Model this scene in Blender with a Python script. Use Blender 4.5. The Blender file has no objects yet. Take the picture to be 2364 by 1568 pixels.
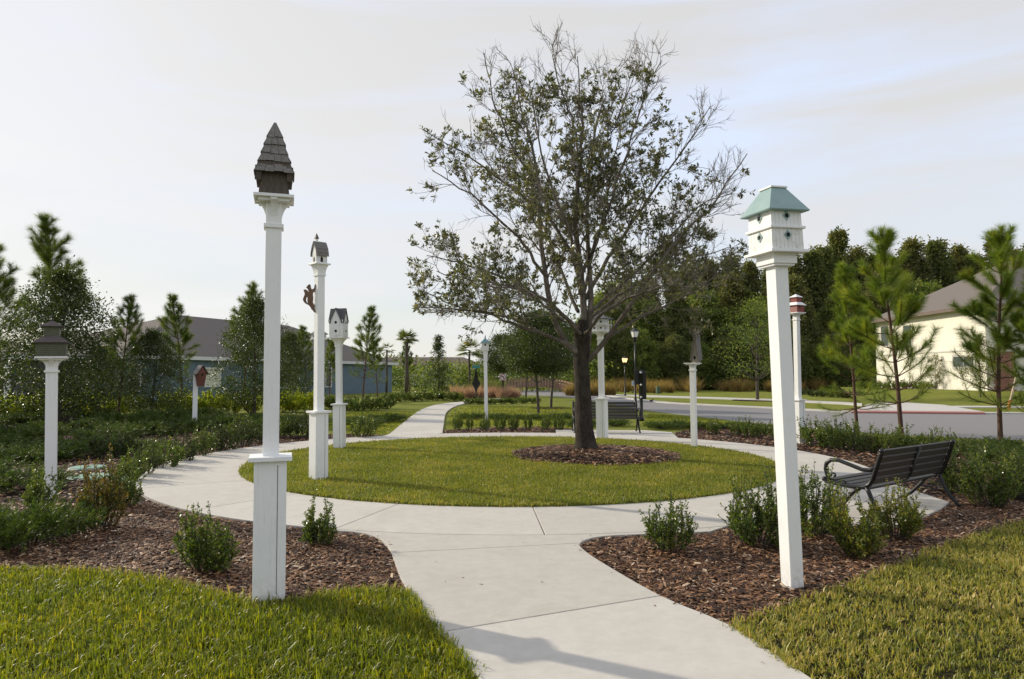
import bpy, math, random
import numpy as np
from mathutils import Vector, Matrix

R = math.radians
SC = bpy.context.scene
COL = SC.collection
rng = np.random.default_rng(7)
random.seed(7)

# ------------------------------------------------------------------ camera
F, CX, CY, HOR, CH = 1613.0, 1182.0, 784.0, 868.0, 1.65      # picture is 2364 x 1568 units
PITCH = math.atan((HOR - CY) / F)
cam_d = bpy.data.cameras.new('camera'); cam_d.sensor_width = 36.0
cam_d.lens = 36.0 * F / 2364.0; cam_d.clip_start = 0.05; cam_d.clip_end = 3000
cam = bpy.data.objects.new('camera', cam_d); COL.objects.link(cam)
cam.location = (0, 0, CH); cam.rotation_euler = (R(90) + PITCH, 0, 0)
SC.camera = cam

# ------------------------------------------------------------------ sky and sun
SUN_EL, SUN_AZ = R(25.0), R(-61.0)          # azimuth from +Y, positive towards +X
world = bpy.data.worlds.new('World'); SC.world = world; world.use_nodes = True
nt = world.node_tree; nt.nodes.clear()
def wn(t, **k):
    n = nt.nodes.new(t)
    for a, b in k.items(): setattr(n, a, b)
    return n
sky = wn('ShaderNodeTexSky', sky_type='NISHITA', sun_disc=False, sun_elevation=SUN_EL, sun_rotation=SUN_AZ,
         air_density=1.0, dust_density=1.2, ozone_density=1.0, altitude=10)
bw = wn('ShaderNodeRGBToBW')
# thin high cloud: brightness of the clear sky evened out, hue greyed where the cloud is thicker
pw_ = wn('ShaderNodeMath', operation='POWER'); pw_.inputs[1].default_value = 0.17 - 1.0
kk = wn('ShaderNodeMath', operation='MULTIPLY'); kk.inputs[1].default_value = 3.0
blue = wn('ShaderNodeVectorMath', operation='SCALE'); grey = wn('ShaderNodeVectorMath', operation='SCALE')
sat = wn('ShaderNodeHueSaturation'); sat.inputs['Saturation'].default_value = 0.55; sat.inputs['Hue'].default_value = 0.512
gcol = wn('ShaderNodeMix', data_type='RGBA', blend_type='MULTIPLY'); gcol.inputs[0].default_value = 1; gcol.inputs[7].default_value = (1.075, 1.075, 1.085, 1)
tc = wn('ShaderNodeTexCoord'); mp = wn('ShaderNodeMapping'); mp.inputs['Scale'].default_value = (1.2, 2.0, 9.0)
mp.inputs['Rotation'].default_value = (0.15, 0.1, 0.5)
n1 = wn('ShaderNodeTexNoise'); n1.inputs['Scale'].default_value = 1.3; n1.inputs['Detail'].default_value = 7
n1.inputs['Roughness'].default_value = 0.55; n1.inputs['Distortion'].default_value = 0.6
cr = wn('ShaderNodeMapRange'); cr.inputs['From Min'].default_value = 0.34; cr.inputs['From Max'].default_value = 0.62
cr.inputs['To Min'].default_value = 0.15; cr.inputs['To Max'].default_value = 1.0
mixc = wn('ShaderNodeMix', data_type='RGBA')
bg = wn('ShaderNodeBackground'); bg.inputs['Strength'].default_value = 0.15
out = wn('ShaderNodeOutputWorld')
L = nt.links.new
L(tc.outputs['Generated'], mp.inputs['Vector']); L(mp.outputs['Vector'], n1.inputs['Vector'])
L(n1.outputs['Fac'], cr.inputs['Value']); L(cr.outputs['Result'], mixc.inputs[0])
L(sky.outputs['Color'], bw.inputs['Color']); L(bw.outputs['Val'], pw_.inputs[0]); L(pw_.outputs[0], kk.inputs[0])
L(sky.outputs['Color'], sat.inputs['Color']); L(sat.outputs['Color'], blue.inputs[0]); L(kk.outputs[0], blue.inputs['Scale'])
L(bw.outputs['Val'], gcol.inputs[6]); L(gcol.outputs[2], grey.inputs[0]); L(kk.outputs[0], grey.inputs['Scale'])
L(blue.outputs[0], mixc.inputs[6]); L(grey.outputs[0], mixc.inputs[7])
L(mixc.outputs[2], bg.inputs['Color']); L(bg.outputs['Background'], out.inputs['Surface'])

sun_d = bpy.data.lights.new('sun', 'SUN'); sun_d.energy = 3.3; sun_d.angle = R(0.9); sun_d.color = (1.0, 0.90, 0.74)
sun = bpy.data.objects.new('sun', sun_d); COL.objects.link(sun)
sdir = Vector((math.sin(SUN_AZ) * math.cos(SUN_EL), math.cos(SUN_AZ) * math.cos(SUN_EL), math.sin(SUN_EL)))
sun.rotation_euler = sdir.to_track_quat('Z', 'Y').to_euler()
sun.location = sdir * 60

SC.view_settings.view_transform = 'Standard'; SC.view_settings.look = 'None'
SC.view_settings.exposure = 0.4; SC.view_settings.gamma = 1.0; SC.view_settings.use_curve_mapping = False
SC.render.engine = 'CYCLES'
SC.cycles.max_bounces = 6; SC.cycles.transparent_max_bounces = 6
SC.cycles.use_denoising = True

# ------------------------------------------------------------------ pixel helpers (a pixel gives a direction; the ground gives the distance)
cp, sp = math.cos(PITCH), math.sin(PITCH)
def ray(x, y):
    a, b = (x - CX) / F, (CY - y) / F
    return Vector((a, cp - b * sp, sp + b * cp))
def g(x, y, z=0.0):
    d = ray(x, y); t = (z - CH) / d.z
    return Vector((d.x * t, d.y * t, z))
def at(x, y, Y):
    d = ray(x, y); t = Y / d.y
    return Vector((d.x * t, Y, CH + d.z * t))
def gxy(pts): return [tuple(g(*p))[:2] for p in pts]
def proj(P):
    P = np.atleast_2d(P); q = P - np.array([0, 0, CH])
    fw = q[:, 1] * cp + q[:, 2] * sp; up = -q[:, 1] * sp + q[:, 2] * cp
    return np.stack([CX + F * q[:, 0] / fw, CY - F * up / fw], 1)

# ------------------------------------------------------------------ object helpers
def mesh_np(name, V, Fc, smooth=False):
    me = bpy.data.meshes.new(name)
    V = np.ascontiguousarray(V, 'f4'); Fc = np.ascontiguousarray(Fc, 'i4'); n, k = Fc.shape
    me.vertices.add(len(V)); me.vertices.foreach_set('co', V.ravel())
    me.loops.add(n * k); me.loops.foreach_set('vertex_index', Fc.ravel())
    me.polygons.add(n); me.polygons.foreach_set('loop_start', np.arange(0, n * k, k, dtype='i4'))
    if smooth: me.polygons.foreach_set('use_smooth', np.ones(n, bool))
    me.update(calc_edges=True)
    return me
def mesh_py(name, V, Fs, smooth=False):
    me = bpy.data.meshes.new(name); me.from_pydata([tuple(v) for v in V], [], [tuple(f) for f in Fs]); 
    if smooth:
        for p in me.polygons: p.use_smooth = True
    me.update(); return me
def link(name, me, m=None, parent=None):
    o = bpy.data.objects.new(name, me); COL.objects.link(o)
    if m is not None and me is not None and not me.materials: me.materials.append(m)
    if parent is not None: o.parent = parent
    return o
def tag(o, label=None, cat=None, group=None, kind=None):
    if label: o['label'] = label
    if cat: o['category'] = cat
    if group: o['group'] = group
    if kind: o['kind'] = kind
    return o
def empty(name, loc=(0, 0, 0), rz=0.0, label=None, cat=None, group=None):
    o = bpy.data.objects.new(name, None); COL.objects.link(o); o.location = loc; o.rotation_euler = (0, 0, rz)
    o.empty_display_size = 0.1
    return tag(o, label, cat, group)
def copy_tree(o, parent=None):
    c = o.copy(); COL.objects.link(c)
    if parent is not None: c.parent = parent
    for ch in list(o.children): copy_tree(ch, c)
    return c

class MB:
    """collects boxes, prisms, tubes and lathes into one mesh"""
    def __init__(s): s.v = []; s.f = []
    def add(s, V, Fs):
        n = len(s.v); s.v += [Vector(v) for v in V]; s.f += [tuple(i + n for i in f) for f in Fs]; return s
    def box(s, c, d, M=None):
        x, y, z = c; a, b, e = d[0] / 2, d[1] / 2, d[2] / 2
        V = [Vector((x + i * a, y + j * b, z + k * e)) for k in (-1, 1) for j in (-1, 1) for i in (-1, 1)]
        if M is not None: V = [M @ v for v in V]
        return s.add(V, [(0, 2, 3, 1), (4, 5, 7, 6), (0, 1, 5, 4), (2, 6, 7, 3), (0, 4, 6, 2), (1, 3, 7, 5)])
    def frustum(s, z0, w0, z1, w1, c=(0, 0), rot=0.0, n=4):
        V = []
        for z, w in ((z0, w0), (z1, w1)):
            if isinstance(w, (int, float)): w = (w, w)
            for i in range(n):
                if n == 4:
                    px, py = [(-1, -1), (1, -1), (1, 1), (-1, 1)][i]; px *= w[0] / 2; py *= w[1] / 2
                else:
                    a = 2 * math.pi * (i + .5) / n; px, py = w[0] / 2 * math.cos(a), w[1] / 2 * math.sin(a)
                cr_, sr_ = math.cos(rot), math.sin(rot)
                V.append((c[0] + px * cr_ - py * sr_, c[1] + px * sr_ + py * cr_, z))
        return s.add(V, [tuple(range(n))[::-1], tuple(range(n, 2 * n))] + [(i, (i + 1) % n, n + (i + 1) % n, n + i) for i in range(n)])
    def prism(s, poly, z0, z1, M=None):
        n = len(poly); V = [Vector((p[0], p[1], z0)) for p in poly] + [Vector((p[0], p[1], z1)) for p in poly]
        if M is not None: V = [M @ v for v in V]
        return s.add(V, [tuple(range(n))[::-1], tuple(range(n, 2 * n))] + [(i, (i + 1) % n, n + (i + 1) % n, n + i) for i in range(n)])
    def tube(s, pts, rad, n=8, cap=True):
        pts = [Vector(p) for p in pts]; N = len(pts)
        if isinstance(rad, (int, float)): rad = [rad] * N
        V = []; up = None
        for i, p in enumerate(pts):
            t = (pts[min(i + 1, N - 1)] - pts[max(i - 1, 0)]).normalized()
            if up is None: up = t.orthogonal().normalized()
            up = (up - t * up.dot(t)).normalized(); b = t.cross(up)
            for k in range(n):
                a = 2 * math.pi * k / n; V.append(p + (up * math.cos(a) + b * math.sin(a)) * rad[i])
        Fs = [(i * n + k, i * n + (k + 1) % n, (i + 1) * n + (k + 1) % n, (i + 1) * n + k) for i in range(N - 1) for k in range(n)]
        if cap: Fs += [tuple(range(n))[::-1], tuple(range((N - 1) * n, N * n))]
        return s.add(V, Fs)
    def lathe(s, prof, c=(0, 0, 0), n=12):
        V = []
        for r, z in prof:
            for k in range(n):
                a = 2 * math.pi * k / n; V.append((c[0] + r * math.cos(a), c[1] + r * math.sin(a), c[2] + z))
        N = len(prof)
        Fs = [(i * n + k, i * n + (k + 1) % n, (i + 1) * n + (k + 1) % n, (i + 1) * n + k) for i in range(N - 1) for k in range(n)]
        Fs += [tuple(range(n))[::-1], tuple(range((N - 1) * n, N * n))]
        return s.add(V, Fs)
    def build(s, name, m, parent=None, smooth=False, bevel=0.0):
        o = link(name, mesh_py(name, s.v, s.f, smooth), m, parent)
        if bevel:
            b = o.modifiers.new('bevel', 'BEVEL'); b.width = bevel; b.segments = 2; b.limit_method = 'ANGLE'
        return o

class Tubes:
    """many tubes at once"""
    def __init__(s): s.b = {}
    def add(s, pts, rad, sides=4):
        pts = np.asarray(pts, float); rad = np.asarray(rad, float)
        a = s.b.setdefault((len(pts), sides), ([], [])); a[0].append(pts); a[1].append(rad)
    def arrays(s):
        Vs, Fs, off = [], [], 0
        for (N, k), (P, r) in s.b.items():
            P = np.array(P); r = np.array(r); M = len(P)
            T = np.empty_like(P); T[:, 1:-1] = P[:, 2:] - P[:, :-2]; T[:, 0] = P[:, 1] - P[:, 0]; T[:, -1] = P[:, -1] - P[:, -2]
            T /= np.linalg.norm(T, axis=2, keepdims=True) + 1e-9
            ref = np.where(np.abs(T[..., 2:3]) > .9, np.array([1., 0, 0]), np.array([0, 0, 1.]))
            U = np.cross(T, ref); U /= np.linalg.norm(U, axis=2, keepdims=True) + 1e-9
            B = np.cross(T, U)
            a = np.arange(k) * 2 * np.pi / k
            V = P[:, :, None] + (U[:, :, None] * np.cos(a)[:, None] + B[:, :, None] * np.sin(a)[:, None]) * r[:, :, None, None]
            idx = np.arange(M * N * k).reshape(M, N, k)
            q = np.stack([idx[:, :-1], np.roll(idx, -1, 2)[:, :-1], np.roll(idx, -1, 2)[:, 1:], idx[:, 1:]], -1).reshape(-1, 4) + off
            Vs.append(V.reshape(-1, 3)); Fs.append(q); off += M * N * k
        return np.concatenate(Vs), np.concatenate(Fs)
    def mesh(s, name, smooth=True):
        return mesh_np(name, *s.arrays(), smooth=smooth)

def unit(a): return a / (np.linalg.norm(a, axis=-1, keepdims=True) + 1e-9)
def leaves_arrays(P, D, ln, wd, roll=None, cup=0.25):
    """diamond leaves: base P, direction D, length, width"""
    n = len(P); D = unit(D); rnd = unit(rng.normal(size=(n, 3)))
    S = unit(np.cross(D, rnd)); Nn = np.cross(S, D)
    ln = np.broadcast_to(ln, n)[:, None]; wd = np.broadcast_to(wd, n)[:, None]
    mid = P + D * ln * .55
    V = np.stack([P, mid + S * wd / 2 + Nn * wd * cup, P + D * ln, mid - S * wd / 2 + Nn * wd * cup], 1).reshape(-1, 3)
    return V, np.arange(4 * n).reshape(n, 4)
def needles_arrays(P, D, ln, wd):
    n = len(P); D = unit(D); S = unit(np.cross(D, rng.normal(size=(n, 3))))
    ln = np.broadcast_to(ln, n)[:, None]; wd = np.broadcast_to(wd, n)[:, None]
    V = np.stack([P + S * wd / 2, P + D * ln, P - S * wd / 2], 1).reshape(-1, 3)
    return V, np.arange(3 * n).reshape(n, 3)

# ------------------------------------------------------------------ materials
MATS = {}
def newmat(name):
    m = bpy.data.materials.new(name); m.use_nodes = True; t = m.node_tree; t.nodes.clear()
    o = t.nodes.new('ShaderNodeOutputMaterial'); p = t.nodes.new('ShaderNodeBsdfPrincipled'); t.links.new(p.outputs[0], o.inputs[0])
    MATS[name] = m
    return m, t, p, o
def ramp(t, fac, stops):
    r = t.nodes.new('ShaderNodeValToRGB'); e = r.color_ramp.elements
    while len(e) < len(stops): e.new(.5)
    for i, (pos, c) in enumerate(stops): e[i].position = pos; e[i].color = (*c, 1)
    t.links.new(fac, r.inputs[0]); return r.outputs[0]
def noise(t, scale, detail=4, rough=.55, vec=None, dist=0.0):
    n = t.nodes.new('ShaderNodeTexNoise'); n.inputs['Scale'].default_value = scale; n.inputs['Detail'].default_value = detail
    n.inputs['Roughness'].default_value = rough; n.inputs['Distortion'].default_value = dist
    if vec is not None: t.links.new(vec, n.inputs['Vector'])
    return n.outputs['Fac']
def coords(t, kind='Object', scale=None):
    c = t.nodes.new('ShaderNodeTexCoord'); v = c.outputs[kind]
    if scale:
        mpn = t.nodes.new('ShaderNodeMapping'); mpn.inputs['Scale'].default_value = scale; t.links.new(v, mpn.inputs['Vector']); v = mpn.outputs[0]
    return v
def mixrgb(t, fac, a, b, mode='MIX'):
    n = t.nodes.new('ShaderNodeMix'); n.data_type = 'RGBA'; n.blend_type = mode
    if isinstance(fac, float): n.inputs[0].default_value = fac
    else: t.links.new(fac, n.inputs[0])
    for i, v in ((6, a), (7, b)):
        if isinstance(v, tuple): n.inputs[i].default_value = (*v, 1)
        else: t.links.new(v, n.inputs[i])
    return n.outputs[2]
def bump(t, p, h, strength=.3, dist=.01):
    b = t.nodes.new('ShaderNodeBump'); b.inputs['Strength'].default_value = strength; b.inputs['Distance'].default_value = dist
    t.links.new(h, b.inputs['Height']); t.links.new(b.outputs[0], p.inputs['Normal'])
def simple(name, c0, c1, scale=6, rough=.6, spec=.4, stretch=None, bmp=0.0, bdist=.004, detail=5, metal=0.0):
    m, t, p, o = newmat(name); v = coords(t, 'Object', stretch)
    f = noise(t, scale, detail, .6, v); t.links.new(ramp(t, f, [(.3, c0), (.7, c1)]), p.inputs['Base Color'])
    p.inputs['Roughness'].default_value = rough; p.inputs['Specular IOR Level'].default_value = spec; p.inputs['Metallic'].default_value = metal
    if bmp: bump(t, p, f, bmp, bdist)
    return m
def leafmat(name, stops, rough=.38, trans=.35, spec=.5, clump=1.3, amp=1.1):
    m, t, p, o = newmat(name)
    gi = t.nodes.new('ShaderNodeNewGeometry'); c = coords(t, 'Object')
    f2 = noise(t, clump, 2, .5, c)
    a = t.nodes.new('ShaderNodeMath'); a.operation = 'MULTIPLY_ADD'; a.inputs[1].default_value = .75
    t.links.new(gi.outputs['Random Per Island'], a.inputs[0])
    b = t.nodes.new('ShaderNodeMath'); b.operation = 'MULTIPLY_ADD'; b.inputs[1].default_value = amp; b.inputs[2].default_value = .13 - amp / 2
    t.links.new(f2, b.inputs[0]); t.links.new(b.outputs[0], a.inputs[2])
    col = ramp(t, a.outputs[0], stops)
    t.links.new(col, p.inputs['Base Color']); p.inputs['Roughness'].default_value = rough; p.inputs['Specular IOR Level'].default_value = spec
    tr = t.nodes.new('ShaderNodeBsdfTranslucent'); t.links.new(mixrgb(t, 1.0, col, (1.5, 1.6, .6), 'MULTIPLY'), tr.inputs['Color'])
    mx = t.nodes.new('ShaderNodeMixShader'); mx.inputs[0].default_value = trans
    t.links.new(p.outputs[0], mx.inputs[1]); t.links.new(tr.outputs[0], mx.inputs[2]); t.links.new(mx.outputs[0], o.inputs[0])
    return m

# concrete
m, t, p, o = newmat('concrete'); v = coords(t)
a1 = noise(t, .55, 6, .6, v); a2 = noise(t, 9, 5, .7, v); a3 = noise(t, 240, 2, .5, v); a4 = noise(t, 2.4, 6, .65, v, .8)
c = ramp(t, a1, [(.3, (.40, .376, .322)), (.7, (.49, .462, .402))])
c = mixrgb(t, .5, c, ramp(t, a2, [(.3, (.43, .405, .36)), (.65, (.60, .57, .515))]))
c = mixrgb(t, ramp(t, a4, [(.47, (0, 0, 0)), (.75, (.5, .5, .5))]), c, (.36, .325, .265))
c = mixrgb(t, .35, c, ramp(t, a3, [(.35, (.36, .34, .3)), (.6, (.62, .59, .54))]))
oi = t.nodes.new('ShaderNodeObjectInfo'); c = mixrgb(t, 1.0, c, ramp(t, oi.outputs['Random'], [(0, (.93, .925, .91)), (1, (1.05, 1.05, 1.05))]), 'MULTIPLY')
t.links.new(c, p.inputs['Base Color']); p.inputs['Roughness'].default_value = .8; p.inputs['Specular IOR Level'].default_value = .3
bump(t, p, a3, .25, .003)
# white paint with wear
m, t, p, o = newmat('white_paint'); v = coords(t); vs = coords(t, 'Object', (14, 14, 1.2))
a1 = noise(t, 3, 5, .6, v); a2 = noise(t, 6, 4, .6, vs)
c = ramp(t, a1, [(.3, (.76, .77, .76)), (.7, (.83, .83, .81))])
c = mixrgb(t, ramp(t, a2, [(.56, (0, 0, 0)), (.80, (.42, .42, .42))]), c, (.50, .48, .42))
sx_ = t.nodes.new('ShaderNodeSeparateXYZ'); t.links.new(v, sx_.inputs[0]); mr = t.nodes.new('ShaderNodeMapRange'); mr.inputs['From Min'].default_value = .22; mr.inputs['From Max'].default_value = .0; t.links.new(sx_.outputs['Z'], mr.inputs['Value'])
mm = t.nodes.new('ShaderNodeMath'); mm.operation = 'MULTIPLY'; t.links.new(mr.outputs[0], mm.inputs[0]); t.links.new(ramp(t, noise(t, 22, 6, .7, v), [(.42, (0, 0, 0)), (.75, (.7, .7, .7))]), mm.inputs[1])
c = mixrgb(t, mm.outputs[0], c, (.30, .25, .18))
t.links.new(c, p.inputs['Base Color']); p.inputs['Roughness'].default_value = .45; bump(t, p, a2, .12, .002)
m, t, p, o = newmat('mildewed_white'); v = coords(t)
a1 = noise(t, 16, 6, .7, v, .5)
c = mixrgb(t, ramp(t, a1, [(.50, (0, 0, 0)), (.78, (.75, .75, .75))]), (.74, .74, .71), (.33, .32, .25))
t.links.new(c, p.inputs['Base Color']); p.inputs['Roughness'].default_value = .55
simple('teal_paint', (.21, .315, .31), (.265, .375, .36), 9, .45)
simple('teal_dark', (.13, .25, .28), (.17, .30, .32), 9, .4)
simple('olive_paint', (.075, .08, .045), (.10, .105, .06), 20, .6)
simple('brown_roof', (.075, .058, .055), (.11, .088, .08), 24, .7)
simple('red_paint', (.17, .03, .022), (.25, .045, .03), 14, .5)
simple('old_red_wood', (.10, .035, .025), (.19, .065, .045), 12, .6, stretch=(8, 8, 1), bmp=.3)
simple('grey_roof', (.075, .078, .082), (.13, .13, .13), 30, .75)
simple('dark_hole', (.012, .011, .010), (.02, .018, .016), 5, .9)
simple('shingle_wood', (.125, .116, .108), (.25, .235, .218), 7, .8, .2, stretch=(14, 14, 1.5), bmp=.5)
simple('weathered_wood', (.06, .048, .04), (.13, .105, .085), 7, .85, .2, stretch=(30, 30, 1.5), bmp=.5)
simple('mossy_wood', (.20, .18, .14), (.36, .33, .265), 9, .85, .2, stretch=(9, 9, 2), bmp=.4)
simple('squirrel_wood', (.12, .065, .04), (.19, .11, .07), 8, .5, .4, stretch=(6, 6, 1))
simple('bench_slat', (.028, .024, .022), (.046, .040, .036), 9, .5, .45, stretch=(1, 12, 12), bmp=.2, bdist=.002)
simple('black_metal', (.007, .007, .008), (.013, .013, .013), 30, .38, .4)
simple('mulch_soil', (.014, .009, .006), (.035, .022, .015), 26, .95, .1, bmp=.8, bdist=.02)
simple('asphalt', (.175, .168, .165), (.235, .225, .22), 60, .8, .3, bmp=.3, detail=8)
simple('kerb_concrete', (.43, .41, .37), (.54, .52, .48), 4, .8, .2)
simple('red_paver', (.33, .15, .13), (.42, .20, .17), 12, .8, .2)
simple('bridge_wood', (.26, .16, .12), (.36, .24, .18), 6, .8, .2)
simple('cream_stucco', (.71, .68, .575), (.77, .74, .635), 3, .9, .15)
simple('blue_stucco', (.13, .18, .225), (.16, .215, .26), 3, .85, .2)
simple('grey_stucco', (.085, .085, .09), (.12, .12, .125), 3, .85, .2)
simple('house_roof', (.135, .118, .106), (.205, .18, .162), 9, .9, .1, stretch=(1.5, 1.5, 16), bmp=.4, bdist=.03)
simple('house_trim', (.62, .63, .62), (.70, .70, .69), 3, .6)
simple('brown_trim', (.11, .08, .065), (.15, .11, .09), 3, .6)
simple('green_plastic', (.16, .29, .22), (.24, .38, .30), 30, .6)
simple('utility_green', (.05, .085, .055), (.07, .11, .07), 5, .5)
simple('sign_green', (.03, .20, .19), (.04, .24, .22), 5, .4)
simple('sign_white', (.68, .68, .68), (.74, .74, .74), 5, .4)
simple('sign_red', (.35, .03, .03), (.42, .04, .04), 5, .4)
simple('sign_blue', (.06, .14, .42), (.08, .17, .48), 5, .4)
simple('orange_strap', (.65, .17, .03), (.75, .22, .04), 5, .6)
simple('stake_wood', (.48, .38, .27), (.58, .46, .33), 5, .7)
simple('brick', (.22, .10, .07), (.34, .19, .14), 11, .85, .2)
m, t, p, o = newmat('window_glass'); p.inputs['Base Color'].default_value = (.10, .12, .13, 1); p.inputs['Roughness'].default_value = .06; p.inputs['Specular IOR Level'].default_value = .8
m, t, p, o = newmat('window_blind'); p.inputs['Base Color'].default_value = (.62, .62, .47, 1); p.inputs['Roughness'].default_value = .25
m, t, p, o = newmat('lamp_glass'); p.inputs['Base Color'].default_value = (.75, .75, .72, 1); p.inputs['Roughness'].default_value = .2
m, t, p, o = newmat('lamp_lit'); p.inputs['Base Color'].default_value = (.9, .6, .35, 1); p.inputs['Emission Color'].default_value = (1, .55, .22, 1); p.inputs['Emission Strength'].default_value = 1.6
# bark
def bark(name, c0, c1, sc=9, st=(5, 5, 1)):
    m, t, p, o = newmat(name); v = coords(t, 'Object', st); f = noise(t, sc, 7, .7, v, .7); f2 = noise(t, 3, 4, .6, coords(t))
    c = ramp(t, f, [(.35, c0), (.66, c1)]); c = mixrgb(t, ramp(t, f2, [(.5, (0, 0, 0)), (.75, (.45, .45, .45))]), c, tuple(x * 1.9 for x in c1))
    t.links.new(c, p.inputs['Base Color']); p.inputs['Roughness'].default_value = .9; p.inputs['Specular IOR Level'].default_value = .15
    bump(t, p, f, .9, .03)
bark('oak_bark', (.016, .013, .010), (.075, .062, .05))
bark('oak_limb', (.08, .068, .057), (.22, .19, .16))
bark('oak_twig', (.19, .165, .14), (.33, .295, .25), 14)
bark('pine_bark', (.055, .032, .022), (.17, .105, .075), 7)
bark('grey_bark', (.05, .042, .034), (.13, .11, .09))
# foliage
leafmat('oak_leaf', [(0, (0.055, 0.058, 0.032)), (.45, (0.105, 0.114, 0.058)), (.8, (0.181, 0.175, 0.093)), (1, (0.327, 0.262, 0.147))], .36, .33)
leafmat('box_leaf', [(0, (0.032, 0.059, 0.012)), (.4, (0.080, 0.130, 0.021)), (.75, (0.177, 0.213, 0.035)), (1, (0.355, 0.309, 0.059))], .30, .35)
leafmat('box_leaf_gold', [(0, (0.057, 0.092, 0.017)), (.4, (0.127, 0.161, 0.024)), (.75, (0.253, 0.230, 0.039)), (1, (0.391, 0.253, 0.055))], .34, .4)
leafmat('orange_leaf', [(0, (0.038, 0.067, 0.013)), (.4, (0.098, 0.114, 0.023)), (.7, (0.210, 0.123, 0.027)), (1, (0.270, 0.142, 0.036))], .4, .4)
leafmat('hedge_leaf', [(0, (0.095, 0.146, 0.014)), (.4, (0.252, 0.313, 0.026)), (.75, (0.504, 0.490, 0.043)), (1, (0.700, 0.626, 0.073))], .35, .5)
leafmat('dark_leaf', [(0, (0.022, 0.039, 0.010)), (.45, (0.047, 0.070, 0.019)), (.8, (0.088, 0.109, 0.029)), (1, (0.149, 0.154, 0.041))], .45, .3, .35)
leafmat('wood_leaf', [(0, (0.038, 0.056, 0.022)), (.35, (0.088, 0.117, 0.040)), (.7, (0.167, 0.177, 0.063)), (1, (0.265, 0.222, 0.093))], .6, .3, .2, .22)
leafmat('wood_leaf_rust', [(0, (0.048, 0.060, 0.025)), (.4, (0.118, 0.125, 0.048)), (.75, (0.194, 0.189, 0.076)), (1, (0.264, 0.246, 0.102))], .6, .3, .2, .22)
leafmat('wood_leaf_green', [(0, (0.040, 0.074, 0.021)), (.4, (0.110, 0.156, 0.039)), (.75, (0.221, 0.257, 0.063)), (1, (0.367, 0.350, 0.089))], .6, .3, .2, .3)
leafmat('pine_needle', [(0, (0.037, 0.062, 0.015)), (.4, (0.081, 0.126, 0.024)), (.75, (0.156, 0.198, 0.039)), (1, (0.288, 0.240, 0.055))], .42, .4, .4)
leafmat('pine_needle_bright', [(0, (0.054, 0.094, 0.014)), (.4, (0.120, 0.187, 0.022)), (.75, (0.216, 0.264, 0.035)), (1, (0.408, 0.308, 0.060))], .42, .45, .4)
leafmat('juniper', [(0, (0.020, 0.039, 0.010)), (.4, (0.050, 0.082, 0.016)), (.75, (0.088, 0.127, 0.024)), (1, (0.165, 0.178, 0.037))], .5, .3, .3, 4)
leafmat('palm_leaf', [(0, (.06, .09, .02)), (.5, (.13, .16, .04)), (1, (.26, .23, .07))], .4, .4)
leafmat('tan_grass', [(0, (0.138, 0.099, 0.042)), (.5, (0.276, 0.187, 0.079)), (1, (0.414, 0.286, 0.137))], .7, .4, .2)
leafmat('pink_grass', [(0, (0.190, 0.164, 0.116)), (.4, (0.437, 0.251, 0.251)), (1, (0.570, 0.367, 0.367))], .7, .4, .2)
leafmat('sage_grass', [(0, (.08, .10, .04)), (.5, (.14, .15, .06)), (1, (.22, .20, .09))], .7, .4, .2)
leafmat('lawn_blade', [(0, (0.048, 0.067, 0.007)), (.35, (0.131, 0.161, 0.013)), (.68, (0.240, 0.259, 0.018)), (.9, (0.402, 0.329, 0.028)), (1, (0.481, 0.280, 0.050))], .42, .4, .4, 1.1, .7)
leafmat('lawn_blade_dry', [(0, (0.076, 0.088, 0.019)), (.3, (0.177, 0.199, 0.035)), (.6, (0.338, 0.310, 0.060)), (.82, (0.506, 0.374, 0.115)), (1, (0.560, 0.445, 0.176))], .45, .35, .4, .9, .7)
leafmat('island_blade', [(0, (0.104, 0.119, 0.020)), (.4, (0.181, 0.201, 0.032)), (.7, (0.260, 0.258, 0.045)), (1, (0.414, 0.307, 0.086))], .5, .35, .3, 1.1, 1.25)
def chipmat():
    m, t, p, o = newmat('mulch_chip'); gi = t.nodes.new('ShaderNodeNewGeometry')
    t.links.new(ramp(t, gi.outputs['Random Per Island'], [(0, (.018, .009, .005)), (.35, (.066, .030, .014)), (.65, (.155, .070, .030)), (.86, (.29, .155, .072)), (.955, (.37, .25, .16)), (1, (.55, .43, .30))]), p.inputs['Base Color'])
    p.inputs['Roughness'].default_value = .62; p.inputs['Specular IOR Level'].default_value = .35
chipmat()
# lawn sheets
def lawnmat(name, stops, sc=14):
    m, t, p, o = newmat(name); v = coords(t); f = noise(t, .5, 5, .6, v, .4); f2 = noise(t, sc, 6, .75, v); f3 = noise(t, 120, 3, .6, v)
    ad = t.nodes.new('ShaderNodeMath'); ad.operation = 'MULTIPLY_ADD'; ad.inputs[1].default_value = .45; t.links.new(f2, ad.inputs[0])
    ad2 = t.nodes.new('ShaderNodeMath'); ad2.operation = 'MULTIPLY_ADD'; ad2.inputs[1].default_value = .35; ad2.inputs[2].default_value = .0
    t.links.new(f3, ad2.inputs[0]); t.links.new(ad2.outputs[0], ad.inputs[2])
    ad3 = t.nodes.new('ShaderNodeMath'); ad3.operation = 'MULTIPLY_ADD'; ad3.inputs[1].default_value = .3; t.links.new(f, ad3.inputs[0]); t.links.new(ad.outputs[0], ad3.inputs[2])
    t.links.new(ramp(t, ad3.outputs[0], stops), p.inputs['Base Color']); p.inputs['Roughness'].default_value = .95; p.inputs['Specular IOR Level'].default_value = .1
    bump(t, p, f3, .8, .03)
lawnmat('lawn_ground', [(.35, (.10, .115, .020)), (.55, (.175, .195, .032)), (.72, (.26, .25, .05))])
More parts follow.
